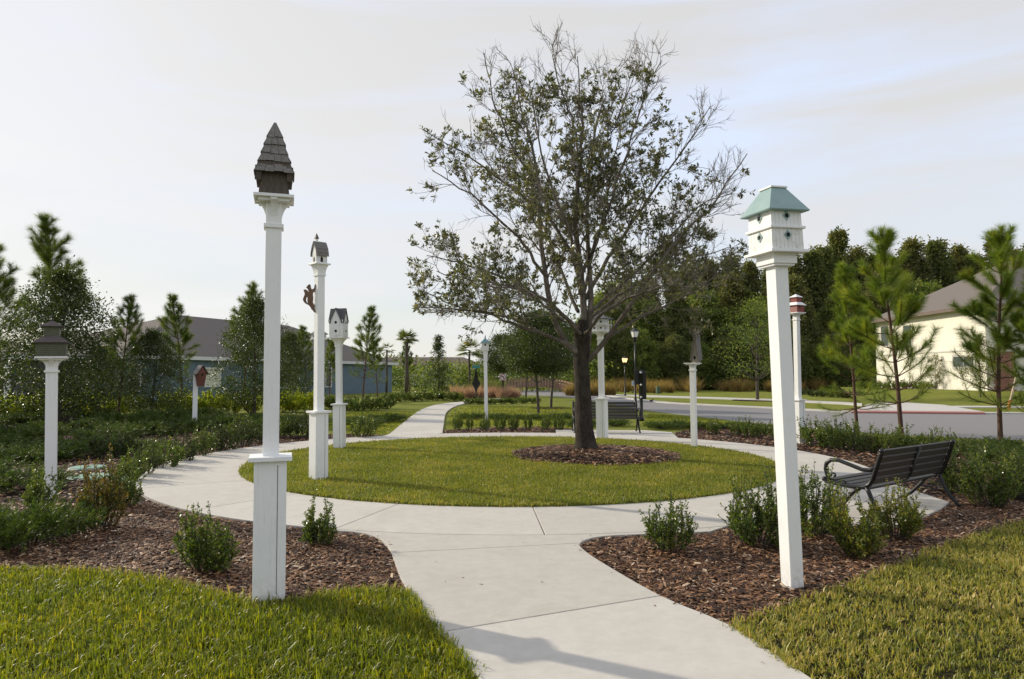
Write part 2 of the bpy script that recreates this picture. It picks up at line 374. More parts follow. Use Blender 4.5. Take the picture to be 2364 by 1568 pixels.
lawnmat('lawn_soil', [(.35, (.018, .020, .007)), (.55, (.035, .034, .011)), (.72, (.07, .055, .022))])
M = MATS

# ------------------------------------------------------------------ the setting: ground, walks, beds, lawns, road
def pip(poly, P):
    poly = np.asarray(poly); x, y = P[:, 0], P[:, 1]; ins = np.zeros(len(P), bool); j = len(poly) - 1
    for i in range(len(poly)):
        xi, yi = poly[i]; xj, yj = poly[j]
        c_ = ((yi > y) != (yj > y)) & (x < (xj - xi) * (y - yi) / (yj - yi + 1e-12) + xi); ins ^= c_; j = i
    return ins
def smooth_line(pts, k=3, closed=False):
    """Catmull-Rom through the points"""
    P = [np.array(p, float) for p in pts]; o = []
    n = len(P)
    for i in range(n - 1):
        p0, p1, p2, p3 = P[max(i - 1, 0)], P[i], P[i + 1], P[min(i + 2, n - 1)]
        for s in range(k):
            u = s / k
            o.append(.5 * ((2 * p1) + (-p0 + p2) * u + (2 * p0 - 5 * p1 + 4 * p2 - p3) * u * u + (-p0 + 3 * p1 - 3 * p2 + p3) * u ** 3))
    o.append(P[-1]); return [tuple(q) for q in o]
def sheet(name, poly, z0, z1, m, parent=None, kind='structure', bevel=0):
    a = sum(poly[i][0] * poly[(i + 1) % len(poly)][1] - poly[(i + 1) % len(poly)][0] * poly[i][1] for i in range(len(poly)))
    if a < 0: poly = poly[::-1]
    o = MB().prism(poly, z0, z1).build(name, m, parent, bevel=bevel)
    if kind and parent is None: o['kind'] = kind
    return o

IC, RI, RO = (0.0, 13.5), 4.84, 6.36           # the island: centre, radius of the grass, outer radius of the ring walk
PT = 0.05                                       # top of the walks
TREE = (1.47, 13.8); MUL = (1.62, 13.75); MR = 1.6
def arc(r, a0, a1, n):                          # angles from the side facing the camera, positive to +X
    return [(IC[0] + r * math.sin(R(a)), IC[1] - r * math.cos(R(a))) for a in np.linspace(a0, a1, n)]
def zi(x, y):
    x = np.asarray(x, float); y = np.asarray(y, float)
    r2 = ((x - IC[0]) ** 2 + (y - IC[1]) ** 2) / RI ** 2
    d2 = ((x - MUL[0]) ** 2 + (y - MUL[1]) ** 2) / MR ** 2
    return .062 + .05 * np.clip(1 - r2, 0, 1) + .10 * np.clip(1 - d2, 0, 1) ** .7

gr = link('ground', mesh_py('ground', [(-900, -900, 0), (900, -900, 0), (900, 900, 0), (-900, 900, 0)], [(0, 1, 2, 3)]), M['lawn_ground']); gr['kind'] = 'structure'

# --- approach walk, ring walk, far walk
leftE = smooth_line(gxy([(770, 1236), (820, 1239), (862, 1248), (888, 1264), (905, 1292), (930, 1358), (975, 1430), (1032, 1500), (1090, 1568)]), 3)
rightE = smooth_line(gxy([(1640, 1238), (1520, 1243), (1420, 1247), (1365, 1254), (1339, 1267), (1350, 1284), (1400, 1318), (1525, 1391), (1690, 1463), (1845, 1568)]), 3)
lx, ly = leftE[-1]; rx, ry = rightE[-1]
dl = np.array(leftE[-1]) - np.array(leftE[-4]); dl /= np.linalg.norm(dl); dr = np.array(rightE[-1]) - np.array(rightE[-4]); dr /= np.linalg.norm(dr)
leftE += [tuple(np.array(leftE[-1]) + dl * 2.2), tuple(np.array(leftE[-1]) + dl * 5.5)]
rightE += [tuple(np.array(rightE[-1]) + dr * 1.8), tuple(np.array(rightE[-1]) + dr * 5.5)]
path = empty('path', (0, 0, 0)); path['kind'] = 'structure'
def slab(poly): return sheet('slab', poly, -.06, PT, M['concrete'], path, bevel=.006)
J = 20.0
for k in range(18):
    a0, a1 = -17 + J * k + .05, -17 + J * (k + 1) - .05
    slab(arc(RI + .02, a0, a1, 12) + arc(RO, a1, a0, 12))
def cut(line, y0, y1):          # points of an edge line between two depths (line runs towards the camera)
    def yat(yv):
        for i in range(len(line) - 1):
            if line[i][1] >= yv >= line[i + 1][1]:
                u = (line[i][1] - yv) / (line[i][1] - line[i + 1][1] + 1e-9); return (line[i][0] + u * (line[i + 1][0] - line[i][0]), yv)
        return line[-1]
    return [yat(y0)] + [p for p in line if y1 < p[1] < y0 and True] + [yat(y1)]
def apart(jl0, jr0, jl1, jr1, gap=.005):
    return cut(leftE, jl0 - gap, jl1 + gap), cut(rightE, jr0 - gap, jr1 + gap)
j1l, j1r = g(912, 1289).y, g(1336, 1266).y
j2l, j2r = g(1030, 1478).y, g(1522, 1391).y
# first slab meets the ring
def outer(x): return IC[1] - math.sqrt((RO + .012) ** 2 - (x - IC[0]) ** 2)
le = [p for p in leftE if p[1] > j1l + .005 and p[1] < outer(p[0]) - .01]; re = [p for p in rightE if p[1] > j1r + .005 and p[1] < outer(p[0]) - .01]
xs = np.linspace(re[0][0] + .25, le[0][0] - .25, 24)
slab(le + cut(leftE, j1l + .006, j1l + .005)[:1] + cut(rightE, j1r + .006, j1r + .005)[:1] + re[::-1] + [(x, outer(x)) for x in xs])
a, b = apart(j1l, j1r, j2l, j2r); slab(a + b[::-1])
a, b = apart(j2l, j2r, j2l - 1.55, j2r - 1.75); slab(a + b[::-1])
a, b = apart(j2l - 1.55, j2r - 1.75, leftE[-1][1] + .1, rightE[-1][1] + .1); slab(a + b[::-1])
fl = smooth_line(gxy([(885, 1017), (893, 1011), (931, 979), (961, 955), (983, 943.5), (1011, 935.6), (1051, 930.5), (1082, 928), (1120, 924), (1170, 918)]), 3)
fr = smooth_line(gxy([(1022, 1009), (1021.5, 1003), (1025, 979), (1029, 957), (1041, 945), (1059, 937), (1083, 932), (1112, 928), (1145, 922.5), (1195, 916.5)]), 3)
fl = np.array(fl); fr = np.array(fr)
fl[0] = (-3.65, 18.74); fl[1:3] = fl[1:3]
N_ = 16
def resamp(Pl, n):
    d = np.r_[0, np.cumsum(np.linalg.norm(np.diff(Pl, axis=0), axis=1))]; s = np.linspace(0, d[-1], n)
    return np.stack([np.interp(s, d, Pl[:, 0]), np.interp(s, d, Pl[:, 1])], 1)
A, B = resamp(fl, N_ * 3 + 1), resamp(fr, N_ * 3 + 1)
for k in range(N_):
    pa = [tuple(q) for q in A[3 * k:3 * k + 4]]; pb = [tuple(q) for q in B[3 * k:3 * k + 4]]
    pa[-1] = tuple(np.array(pa[-1]) * .998 + np.array(pa[-2]) * .002)
    if k == 0:
        for L_ in (pa, pb):
            for i, q in enumerate(L_):
                v_ = np.array(q) - np.array(IC); d_ = np.linalg.norm(v_)
                if d_ < RO + .014: L_[i] = tuple(np.array(IC) + v_ / d_ * (RO + .014))
    slab(pa + pb[::-1])
# bench pads
padB = [(1.25, IC[1] + math.sqrt((RO + .012) ** 2 - 1.25 ** 2))] + [(x, IC[1] + math.sqrt((RO + .012) ** 2 - x ** 2)) for x in np.linspace(1.5, 4.3, 10)] + [(4.55, 20.0), (3.9, 20.75), (1.3, 20.95)]
slab(padB)
ba = np.array([-.6, .8])     # the way the near bench faces
aa = [math.atan2(x, -(y - IC[1])) for x, y in ((3.35, 8.1), (5.95, 10.3))]
padA = [(IC[0] + (RO + .012) * math.sin(q), IC[1] - (RO + .012) * math.cos(q)) for q in np.linspace(aa[0] - .04, aa[1] + .02, 12)] + [tuple(g(2192, 1168))[:2], tuple(g(2175, 1182))[:2], tuple(g(2105, 1216))[:2], tuple(g(2050, 1226))[:2]]
slab(padA)

# --- island
n_r, n_a = 16, 72
V = [(IC[0], IC[1], float(zi(*IC)))]
for i in range(1, n_r + 1):
    for k in range(n_a):
        a = 2 * math.pi * k / n_a; r = RI * i / n_r; x, y = IC[0] + r * math.cos(a), IC[1] + r * math.sin(a)
        V.append((x, y, float(zi(x, y))))
for k in range(n_a):
    a = 2 * math.pi * k / n_a; V.append((IC[0] + RI * math.cos(a), IC[1] + RI * math.sin(a), -.02))
Fs = [(0, 1 + k, 1 + (k + 1) % n_a) for k in range(n_a)]
for i in range(n_r):
    for k in range(n_a):
        q0 = 1 + i * n_a; q1 = 1 + (i + 1) * n_a; Fs.append((q0 + k, q1 + k, q1 + (k + 1) % n_a, q0 + (k + 1) % n_a))
o = link('island_lawn', mesh_py('island_lawn', V, Fs, True), M['lawn_ground']); o['kind'] = 'structure'
V = []; nr2, na2 = 8, 60
V.append((*MUL, float(zi(*MUL)) + .012))
for i in range(1, nr2 + 1):
    for k in range(na2):
        a = 2 * math.pi * k / na2; r = MR * i / nr2 * (1 + .02 * math.sin(3 * a + 1)); x, y = MUL[0] + r * math.cos(a), MUL[1] + r * math.sin(a)
        V.append((x, y, float(zi(x, y)) + .012 - (.02 if i == nr2 else 0)))
Fs = [(0, 1 + k, 1 + (k + 1) % na2) for k in range(na2)]
for i in range(nr2 - 1):
    for k in range(na2):
        q0 = 1 + i * na2; q1 = q0 + na2; Fs.append((q0 + k, q1 + k, q1 + (k + 1) % na2, q0 + (k + 1) % na2))
o = link('tree_mulch_ring', mesh_py('tree_mulch_ring', V, Fs, True), M['mulch_soil']); o['kind'] = 'structure'

# --- mulch beds and near lawns
lawnL = smooth_line(gxy([(-330, 1330), (0, 1325), (120, 1326), (230, 1331), (330, 1343), (430, 1362), (520, 1386), (600, 1404), (680, 1398), (740, 1384), (820, 1374), (905, 1372), (940, 1380)]), 2)
lawnL_poly = lawnL + [p for p in leftE if p[1] < g(940, 1380).y - .02] + [(leftE[-1][0], -1.5), (-9, -1.5), (-9, lawnL[0][1])]
lawnR = smooth_line(gxy([(1688, 1462), (1754, 1431), (1842, 1401), (1983, 1351), (2098, 1306), (2212, 1260), (2364, 1213), (2560, 1165), (2800, 1120)]), 3)
lawnR_poly = lawnR + [(12, lawnR[-1][1]), (12, -1.5), (rightE[-1][0], -1.5)] + [p for p in rightE if p[1] < lawnR[0][1] - .02][::-1]
bedL = lawnL + [p for p in leftE if p[1] > g(940, 1380).y][::-1] + [(-1.2, 8.2), (-2.8, 10), (-4.5, 13), (-4.4, 16), (-3.6, 18.8)] + gxy([(893, 1007), (800, 1003), (690, 1008), (600, 1000), (520, 994), (430, 972), (250, 962), (0, 955), (-420, 960)])
bedR = [p for p in rightE if p[1] > lawnR[0][1]][::1] + lawnR + gxy([(2800, 1075), (2364, 1034), (2120, 1012), (1900, 1003), (1790, 992), (1650, 986), (1560, 999)]) + [(4.2, 18.5), (5.3, 14.5), (5, 11), (3, 9), (1.8, 8.2)]
bedB = gxy([(1023, 1003), (1024, 995), (1120, 988), (1250, 987), (1340, 992)]) + [(2.0, 19.0), (-1, 19.2)]
beds = []
for nm, pl in (('mulch_bed', bedL), ('mulch_bed', bedR), ('mulch_bed', bedB)):
    beds.append(sheet(nm, [tuple(q) for q in pl], -.05, .012, M['mulch_soil']))
sheet('lawn', [tuple(q) for q in lawnL_poly], -.05, .022, M['lawn_soil'])
sheet('lawn', [tuple(q) for q in lawnR_poly], -.05, .022, M['lawn_soil'])

# --- mulch chips
def chips(name, n, poly, box, size, excl=(), zf=None, keep=None):
    P = np.stack([rng.uniform(box[0], box[1], n), rng.uniform(box[2], box[3], n)], 1)
    k = pip(poly, P)
    for e in excl: k &= ~pip(e, P)
    if keep is not None: k &= keep(P)
    P = P[k]; n = len(P)
    z = (zf(P[:, 0], P[:, 1]) if zf else np.full(n, .012)) + rng.uniform(0, .028, n)
    a = rng.uniform(0, 2 * np.pi, n); ln = size * np.clip(rng.lognormal(0, .40, n), .4, 1.9); wd = ln * rng.uniform(.16, .40, n); th = wd * rng.uniform(.2, .5, n)
    D = np.stack([np.cos(a), np.sin(a), rng.normal(0, .22, n)], 1); D = unit(D)
    S = unit(np.cross(D, np.stack([rng.normal(0, .3, n), rng.normal(0, .3, n), np.ones(n)], 1))); U = np.cross(S, D)
    C = np.concatenate([P, z[:, None]], 1); l2, w2, t2 = (ln / 2)[:, None], (wd / 2)[:, None], th[:, None]
    j = lambda s: rng.uniform(1 - s, 1 + s, (n, 1))
    V = np.stack([C - D * l2 * j(.3) - S * w2 * j(.4), C + D * l2 * j(.3) - S * w2 * j(.5), C + D * l2 * j(.2) + S * w2 * j(.4), C - D * l2 * j(.3) + S * w2 * j(.5),
                  C - D * l2 * .6 * j(.4) + U * t2, C + D * l2 * .6 * j(.4) + U * t2], 1).reshape(-1, 3)
    T = np.array([(0, 1, 5), (0, 5, 4), (1, 2, 5), (2, 3, 4), (2, 4, 5), (3, 0, 4)])
    Fc = (T[None] + 6 * np.arange(n)[:, None, None]).reshape(-1, 3)
    o = link(name, mesh_np(name, V, Fc), M['mulch_chip']); o['kind'] = 'stuff'; return o
def off_ring(P): return (((P[:, 0] - IC[0]) ** 2 + (P[:, 1] - IC[1]) ** 2) > (RO + .02) ** 2) & ~pip(padA, P) & ~pip(padB, P)
chips('mulch_chips', 105000, bedL, (-6.5, .2, 4.6, 9.0), .036, [lawnL_poly], keep=off_ring)
chips('mulch_chips', 26000, bedL, (-13, -3.0, 9.0, 22), .065, keep=off_ring)
chips('mulch_chips', 110000, bedR, (.4, 6.5, 4.4, 9.6), .036, [lawnR_poly], keep=off_ring)
chips('mulch_chips', 26000, bedR, (2, 14, 9.6, 22), .065, [lawnR_poly], keep=off_ring)
chips('mulch_chips', 5000, bedB, (-3, 3, 19, 23), .065, keep=off_ring)
def in_ring(P): return ((P[:, 0] - MUL[0]) ** 2 + (P[:, 1] - MUL[1]) ** 2) < (MR + .06 + .05 * np.sin(7 * np.arctan2(P[:, 1] - MUL[1], P[:, 0] - MUL[0]))) ** 2
chips('mulch_chips', 10000, [(-9, 0), (9, 0), (9, 30), (-9, 30)], (0, 3.4, 12, 15.5), .055, zf=lambda x, y: zi(x, y) + .012, keep=in_ring)
# a few bits of bark and leaf dropped on the walk
chips('walk_litter', 1500, leftE + rightE[::-1], (-1.8, 3.4, 3.3, 7.4), .022, zf=lambda x, y: np.full(len(x), PT - .012),
      keep=lambda P: rng.uniform(size=len(P)) < np.where(P[:, 0] < 0, .09, .05))

bedge = [p_ for p_ in rightE if 4.6 < p_[1]]; bedgeL = [p_ for p_ in leftE if 5.3 < p_[1]]
def near_line(line, w):
    Lr = np.array(line)
    return lambda P: (np.min(np.linalg.norm(P[:, None] - Lr[None], axis=2), axis=1) < w) & (rng.uniform(size=len(P)) < .22)
_box = [(-9, 0), (9, 0), (9, 30), (-9, 30)]
chips('walk_litter', 9000, leftE + rightE[::-1], (-2.4, 3.4, 4.6, 7.5), .022, zf=lambda x, y: np.full(len(x), PT - .012), keep=near_line(smooth_line(bedge, 3), .05))
chips('walk_litter', 9000, leftE + rightE[::-1], (-2.4, 3.4, 4.6, 7.5), .022, zf=lambda x, y: np.full(len(x), PT - .012), keep=near_line(smooth_line(bedgeL, 3), .05))
# --- grass blades
def blades(name, P, z, ln, wd, m, lean=.45, bend=.5):
    n = len(P); a = rng.uniform(0, 2 * np.pi, n); C = np.concatenate([P, np.broadcast_to(z, n)[:, None]], 1)
    H = np.stack([np.cos(a), np.sin(a), np.zeros(n)], 1); S = np.stack([-np.sin(a), np.cos(a), np.zeros(n)], 1)
    le_ = np.abs(rng.normal(0, lean, n))[:, None]; l_ = ln[:, None] if np.ndim(ln) else np.full((n, 1), ln); w_ = wd * rng.uniform(.7, 1.3, (n, 1))
    up = np.array([0, 0, 1.])
    d1 = unit(up + H * le_ * .5); d2 = unit(up * (1 - bend * le_) + H * le_ * 1.6)
    m1 = C + d1 * l_ * .55; tp = m1 + d2 * l_ * .45
    V = np.stack([C - S * w_ / 2, C + S * w_ / 2, m1 - S * w_ * .42, m1 + S * w_ * .42, tp], 1).reshape(-1, 3)
    T = np.array([(0, 1, 3), (0, 3, 2), (2, 3, 4)])
    o = link(name, mesh_np(name, V, (T[None] + 5 * np.arange(n)[:, None, None]).reshape(-1, 3)), m); o['kind'] = 'stuff'; return o
def tufts(n, box, poly, spread=.02, per=5):
    C = np.stack([rng.uniform(box[0], box[1], n), rng.uniform(box[2], box[3], n)], 1); C = C[pip(poly, C)]
    P = np.repeat(C, per, 0) + rng.normal(0, spread, (len(C) * per, 2)); return P
P = tufts(33000, (-5.2, .5, 3.1, 6.2), lawnL_poly, .014, 6)
blades('grass', P, .02, .041 * rng.lognormal(0, .38, len(P)), .0080, M['lawn_blade'], .8)
P = tufts(42000, (.9, 9.0, 3.1, 9.5), lawnR_poly, .015, 6)
blades('grass', P, .02, .033 * rng.lognormal(0, .38, len(P)), .0078, M['lawn_blade_dry'], .95)
def along(line, n, sd, off=0.0):
    Lr = np.array(line); d = np.r_[0, np.cumsum(np.linalg.norm(np.diff(Lr, axis=0), axis=1))]; q_ = rng.uniform(0, d[-1], n)
    return np.stack([np.interp(q_, d, Lr[:, 0]) + off, np.interp(q_, d, Lr[:, 1])], 1) + rng.normal(0, sd, (n, 2))
eL = [p_ for p_ in leftE if 3.0 < p_[1] < g(940, 1380).y]; eR = [p_ for p_ in rightE if 3.0 < p_[1] < lawnR[0][1]]
P = along(eL, 1500, .022, -.01); blades('grass', P, .03, .05 * rng.lognormal(0, .3, len(P)), .008, M['lawn_blade'], 1.1)
P = along(eR, 1300, .022, .01); blades('grass', P, .03, .045 * rng.lognormal(0, .3, len(P)), .008, M['lawn_blade_dry'], 1.1)
P = np.concatenate([along(lawnL, 1800, .035), along(lawnR, 2200, .035)]); blades('grass', P, .02, .05 * rng.lognormal(0, .35, len(P)), .008, M['lawn_blade_dry'], 1.0)
n = 190000; rr = RI * np.sqrt(rng.uniform(0, 1, n)); aa_ = rng.uniform(0, 2 * np.pi, n)
P = np.stack([IC[0] + rr * np.cos(aa_), IC[1] + rr * np.sin(aa_)], 1)
P = P[((P[:, 0] - MUL[0]) ** 2 + (P[:, 1] - MUL[1]) ** 2) > (MR - .03) ** 2]
keepn = rng.uniform(size=len(P)) < np.clip(1.6 - (P[:, 1] - 8) / 9, .35, 1); P = P[keepn]
blades('grass', P, zi(P[:, 0], P[:, 1]) - .004, .036 * rng.lognormal(0, .3, len(P)), .010, M['island_blade'], .6)
th = rng.uniform(0, 2 * np.pi, 9000); r_ = RI + rng.normal(.0, .02, 9000)
P = np.stack([IC[0] + r_ * np.cos(th), IC[1] + r_ * np.sin(th)], 1)
blades('grass', P, .05, .05 * rng.lognormal(0, .3, len(P)), .010, M['island_blade'], .8)

# --- road, kerbs, far walk, drive
roadN = gxy([(1190, 911), (1300, 917), (1400, 931), (1460, 943), (1514, 951), (1600, 961), (1766, 980), (2000, 1000), (2364, 1019)]) + [(16.5, 14.5), (24, 11.5), (45, 8)]
roadF = gxy([(1175, 900), (1290, 901), (1330, 906), (1420, 918), (1514, 930), (1650, 938), (1787, 944.5), (1946, 953), (2110, 956), (2268, 957), (2364, 957)]) + [(30, 28.6), (45, 26)]
roadN = smooth_line(roadN, 4); roadF = smooth_line(roadF, 4)
sheet('road', roadN + roadF[::-1], -.05, .012, M['asphalt'])
def ribbon(line, w, side, z0, z1, name, m, ofs=0.0):
    Lr = np.array(line); t_ = np.gradient(Lr, axis=0); t_ /= np.linalg.norm(t_, axis=1)[:, None]; nn = np.stack([-t_[:, 1], t_[:, 0]], 1) * side
    a_, b_ = Lr + nn * ofs, Lr + nn * (ofs + w)
    return sheet(name, [tuple(q) for q in a_] + [tuple(q) for q in b_[::-1]], z0, z1, m)
ribbon([q for q in roadF if q[1] < 62], .62, 1, -.05, .07, 'kerb', M['kerb_concrete'])
far_walk_top = gxy([(1395, 911.5), (1514, 914.5), (1650, 918.5), (1787, 923), (1946, 930), (1990, 933)]); far_walk_bot = gxy([(1395, 913.5), (1514, 918), (1650, 922), (1787, 926.5), (1946, 934.5), (1990, 938)])
sheet('far_walk', far_walk_top + far_walk_bot[::-1], -.05, .05, M['kerb_concrete'])
sheet('driveway', gxy([(1975, 951.5), (2005, 936), (2035, 931), (2100, 933), (2180, 938), (2235, 948), (2275, 955)]), -.05, .08, M['kerb_concrete'])
sheet('driveway_band', gxy([(1965, 954.8), (2275, 957.8), (2268, 954.8), (1975, 951.8)]), -.02, .088, M['red_paver'])
sheet('far_walk', gxy([(2178, 939.5), (2210, 942.2), (2420, 943), (2420, 940), (2210, 939)]), -.05, .05, M['kerb_concrete'])
# rising lawn by the cream house
Vr = []; lowl = gxy([(1990, 932), (2040, 928), (2110, 931), (2190, 937.5), (2420, 938.5), (2700, 945)])
for (x, y), (X2, Y2) in zip(lowl, [(29, 62), (31.5, 61), (31.5, 56), (31.8, 50), (32.5, 46.5), (44, 46.5)]):
    for u, z in ((0, .01), (.35, .22), (.75, .55), (1, .66)):
        Vr.append((x + (X2 - x) * u, y + (Y2 - y) * u, z))
o = link('lawn', mesh_py('lawn', Vr, [(4 * i + k, 4 * i + 4 + k, 4 * i + 5 + k, 4 * i + 1 + k) for i in range(5) for k in range(3)], True), M['lawn_ground']); o['kind'] = 'structure'
# mown grass beyond the ring, thinner with distance
for bx, pl in (((-9, -.6, 19.5, 32), gxy([(800, 1002), (893, 1009), (1010, 936), (880, 930), (700, 985)])), ((-4, 4, 20, 38), gxy([(1030, 990), (1045, 945), (1090, 935), (1330, 930), (1480, 948), (1480, 975), (1320, 990)])),
               ((3, 10, 19.5, 33), gxy([(1480, 985), (1500, 955), (1770, 982), (1800, 990), (1600, 985)]))):
    P = np.stack([rng.uniform(bx[0], bx[1], 26000), rng.uniform(bx[2], bx[3], 26000)], 1); P = P[pip(pl, P)]
    blades('grass', P, 0.0, .05 * rng.lognormal(0, .3, len(P)), .016, M['lawn_blade'], .6)
P = np.concatenate([np.array(fl)[rng.integers(2, len(fl) - 6, 500)] + rng.normal(0, .05, (500, 2)), np.array(fr)[rng.integers(2, len(fr) - 6, 500)] + rng.normal(0, .05, (500, 2))])
# joint cover of the valve boxes in the bed
for k, (x, y, w) in enumerate(((203, 1080, .34), (215, 1101, .40), (295, 1107, .22))):
    c0 = g(x, y, .03); e = empty('valve_box_cover', (c0.x, c0.y, .0), 0, ['flat round green valve cover set deepest in the mulch', 'large oval green valve cover lying in the mulch', 'small round green valve cover beside the ring walk'][k], 'valve cover')
    MB().lathe([(w * .9, .0), (w * .9, .035), (w * .86, .042), (.01, .042)], n=20).build('rim', M['green_plastic'], e)
    MB().lathe([(w * .8, .041), (w * .8, .05), (w * .76, .054), (.01, .054)], n=20).build('lid', M['green_plastic'], e)
    MB().box((0, 0, .056), (w * .35, .03, .01)).build('lift_bar', M['utility_green'], e)

# ------------------------------------------------------------------ birdhouse posts
WP = M['white_paint']
def lean_rot(base, top, yaw):
    ax = (top - base).normalized(); q = Vector((0, 0, 1)).rotation_difference(ax)
    return (q.to_matrix().to_4x4() @ Matrix.Rotation(R(yaw), 4, 'Z')), (top - base).length
def corbel(mb, r0, r1, h, z0, th, k):          # a curved bracket on side k of the post
    pr = [(r0, 0)] + [(r0 + (r1 - r0) * (1 - math.cos(u * math.pi / 2)) * .9 + .006 * u, h * math.sin(u * math.pi / 2) * .82 + h * .08) for u in np.linspace(0, 1, 7)] + [(r1, h), (r0, h)]
    Mx = Matrix.Rotation(k * math.pi / 2, 4, 'Z') @ Matrix.Translation((0, th / 2, z0)) @ Matrix.Rotation(math.pi / 2, 4, 'X')
    mb.prism(pr, 0, th, Mx)
def post(base_px, top_px, yaw, w, label, plinth=None, pw=.215, plat=.28, cap_h=.16, style='corbel', pth=.022):
    """white post; the top pixel is the top of its platform. Returns the base matrix and the height"""
    b = g(*base_px, .012); Y = b.y; tp = at(*top_px, Y); Mx, H = lean_rot(b, tp, yaw)
    e = empty('birdhouse_post', b, 0, label, 'post'); e.rotation_euler = Mx.to_euler()
    zs = 0
    if plinth:
        MB().box((0, 0, plinth / 2 - .02), (pw, pw, plinth + .04)).build('plinth', WP, e, bevel=.004)
        MB().box((pw / 2 * .45, -pw / 2 - .0012, plinth * .52), (.0035, .002, plinth * .9)).build('board_gap', M['dark_hole'], e)
        MB().box((0, 0, plinth + .016), (pw * 1.33, pw * 1.33, .032)).build('plinth_cap', WP, e, bevel=.003)
        zs = plinth + .032
    if style:
        MB().box((0, 0, (zs + H - pth) / 2 - .01), (w, w, H - pth - zs + (0.02 if not plinth else .0))).build('shaft', WP, e, bevel=.004)
        z0 = H - pth - cap_h
        if style == 'corbel':
            MB().box((0, 0, z0 - .012), (w * 1.25, w * 1.25, .03)).build('collar', WP, e, bevel=.002)
            for k in range(4):
                mb = MB(); corbel(mb, w / 2 - .004, plat * .47, cap_h, z0, w * .42, k); mb.build('bracket', WP, e)
            MB().box((0, 0, H - pth - .012), (plat * .78, plat * .78, .022)).build('capital', WP, e)
        elif style == 'flare':
            mb = MB(); zz = np.linspace(0, 1, 6)
            for u0, u1 in zip(zz[:-1], zz[1:]):
                f_ = lambda u: w * 1.12 + (plat * .8 - w * 1.12) * u ** 2.2
                mb.frustum(z0 + cap_h * u0, f_(u0), z0 + cap_h * u1, f_(u1))
            mb.build('capital', WP, e); MB().box((0, 0, z0 - .008), (w * 1.22, w * 1.22, .022)).build('collar', WP, e)
        elif style == 'block':
            MB().frustum(H - pth - .02, plat * .60, H - pth - .001, plat * .66).build('moulding', WP, e)
            MB().box((0, 0, H - pth - .05), (plat * .63, plat * .63, .06)).build('capital', WP, e, bevel=.004)
            MB().box((0, 0, H - pth - .088), (plat * .55, plat * .55, .018)).build('collar', WP, e, bevel=.004)
        MB().box((0, 0, H - pth / 2), (plat, plat, pth)).build('platform', WP, e, bevel=.002)
    return e, Mx, H, b
def house(name, Mx, H, b, label, yaw_add=0.0):
    e = empty(name, b + Mx.to_3x3() @ Vector((0, 0, H + .001)), 0, label, 'birdhouse'); e.rotation_euler = (Mx @ Matrix.Rotation(R(yaw_add), 4, 'Z')).to_euler(); return e
def disc(mb, c, r, axis, n=14, th=.002):       # flat disc facing axis ('-y', '+x', '-x')
    ang = {'-y': 0, '+x': math.pi / 2, '-x': -math.pi / 2, '+y': math.pi}[axis]
    Mx = Matrix.Rotation(ang, 4, 'Z')
    V = []
    for k in range(n):
        a = 2 * math.pi * k / n; V.append(Mx @ Vector((c[0] + r * math.cos(a), c[1] - th, c[2] + r * math.sin(a))))
    mb.add(V, [tuple(range(n))])
def shingle_course(mb_parent, z0, z1, w0, w1, n, m, th=.008, jitter=.006, sides=(0, 1, 2, 3)):
    """one course of separate shingles on the four sides of a pyramid"""
    for s in sides:
        Mx = Matrix.Rotation(s * math.pi / 2, 4, 'Z')
        for i in range(n):
            u0, u1 = -0.5 + i / n, -0.5 + (i + 1) / n; dz = random.uniform(-jitter, jitter); gp = .0012
            lo = lambda u, off: Vector((u * w0, -w0 / 2 - off, z0 + dz)); hi = lambda u, off: Vector((u * w1, -w1 / 2 - off, z1))
            e0, e1 = u0 + gp / w0, u1 - gp / w0
            V = [lo(e0, 0), lo(e1, 0), hi(e1, -.002), hi(e0, -.002), lo(e0, th), lo(e1, th), hi(e1, .002), hi(e0, .002)]
            mb = MB().add([Mx @ v for v in V], [(3, 2, 1, 0), (4, 5, 6, 7), (0, 1, 5, 4), (2, 3, 7, 6), (1, 2, 6, 5), (3, 0, 4, 7)]); mb.build('shingle', m, mb_parent)

# 1  tall plinth post with the steep shingled house
e, Mx, H, b = post((621, 1385), (633, 457), 18, .112, 'white post on a tall boxed plinth rising from the mulch by the near lawn', 1.02, .225, .285, .19)
h = house('birdhouse', Mx, H, b, 'weathered wooden birdhouse under a tall steep spire of grey shingles')
MB().frustum(0, .205, .20, .17).build('wall', M['weathered_wood'], h)
for s in range(4):
    Mz = Matrix.Rotation(s * math.pi / 2, 4, 'Z')
    for i in range(4):
        u = (-.375 + i * .25)
        MB().add([Mz @ Vector(v) for v in [((u - .12) * .205, -.1035, .002), ((u + .12) * .205, -.1035, .002), ((u + .12) * .17, -.086, .198), ((u - .12) * .17, -.086, .198),
                                          ((u - .12) * .205, -.1085, .002), ((u + .12) * .205, -.1085, .002), ((u + .12) * .17, -.0905, .198), ((u - .12) * .17, -.0905, .198)]],
                 [(3, 2, 1, 0), (4, 5, 6, 7), (0, 1, 5, 4), (2, 3, 7, 6), (1, 2, 6, 5), (3, 0, 4, 7)]).build('board', M['weathered_wood'], h)
roof = MB().frustum(.185, .262, .56, .012).build('roof', M['weathered_wood'], h)
for sx in (-1, 1):
    MB().add([(sx * .086, -.128, .205), (sx * .134, -.128, .205), (sx * .134, .128, .205), (sx * .086, .128, .205), (sx * .092, -.118, .10), (sx * .126, -.122, .10), (sx * .126, .122, .10), (sx * .092, .118, .10)], [(0, 1, 2, 3), (7, 6, 5, 4), (0, 4, 5, 1), (1, 5, 6, 2), (2, 6, 7, 3), (3, 7, 4, 0)]).build('side_plate', M['weathered_wood'], roof)
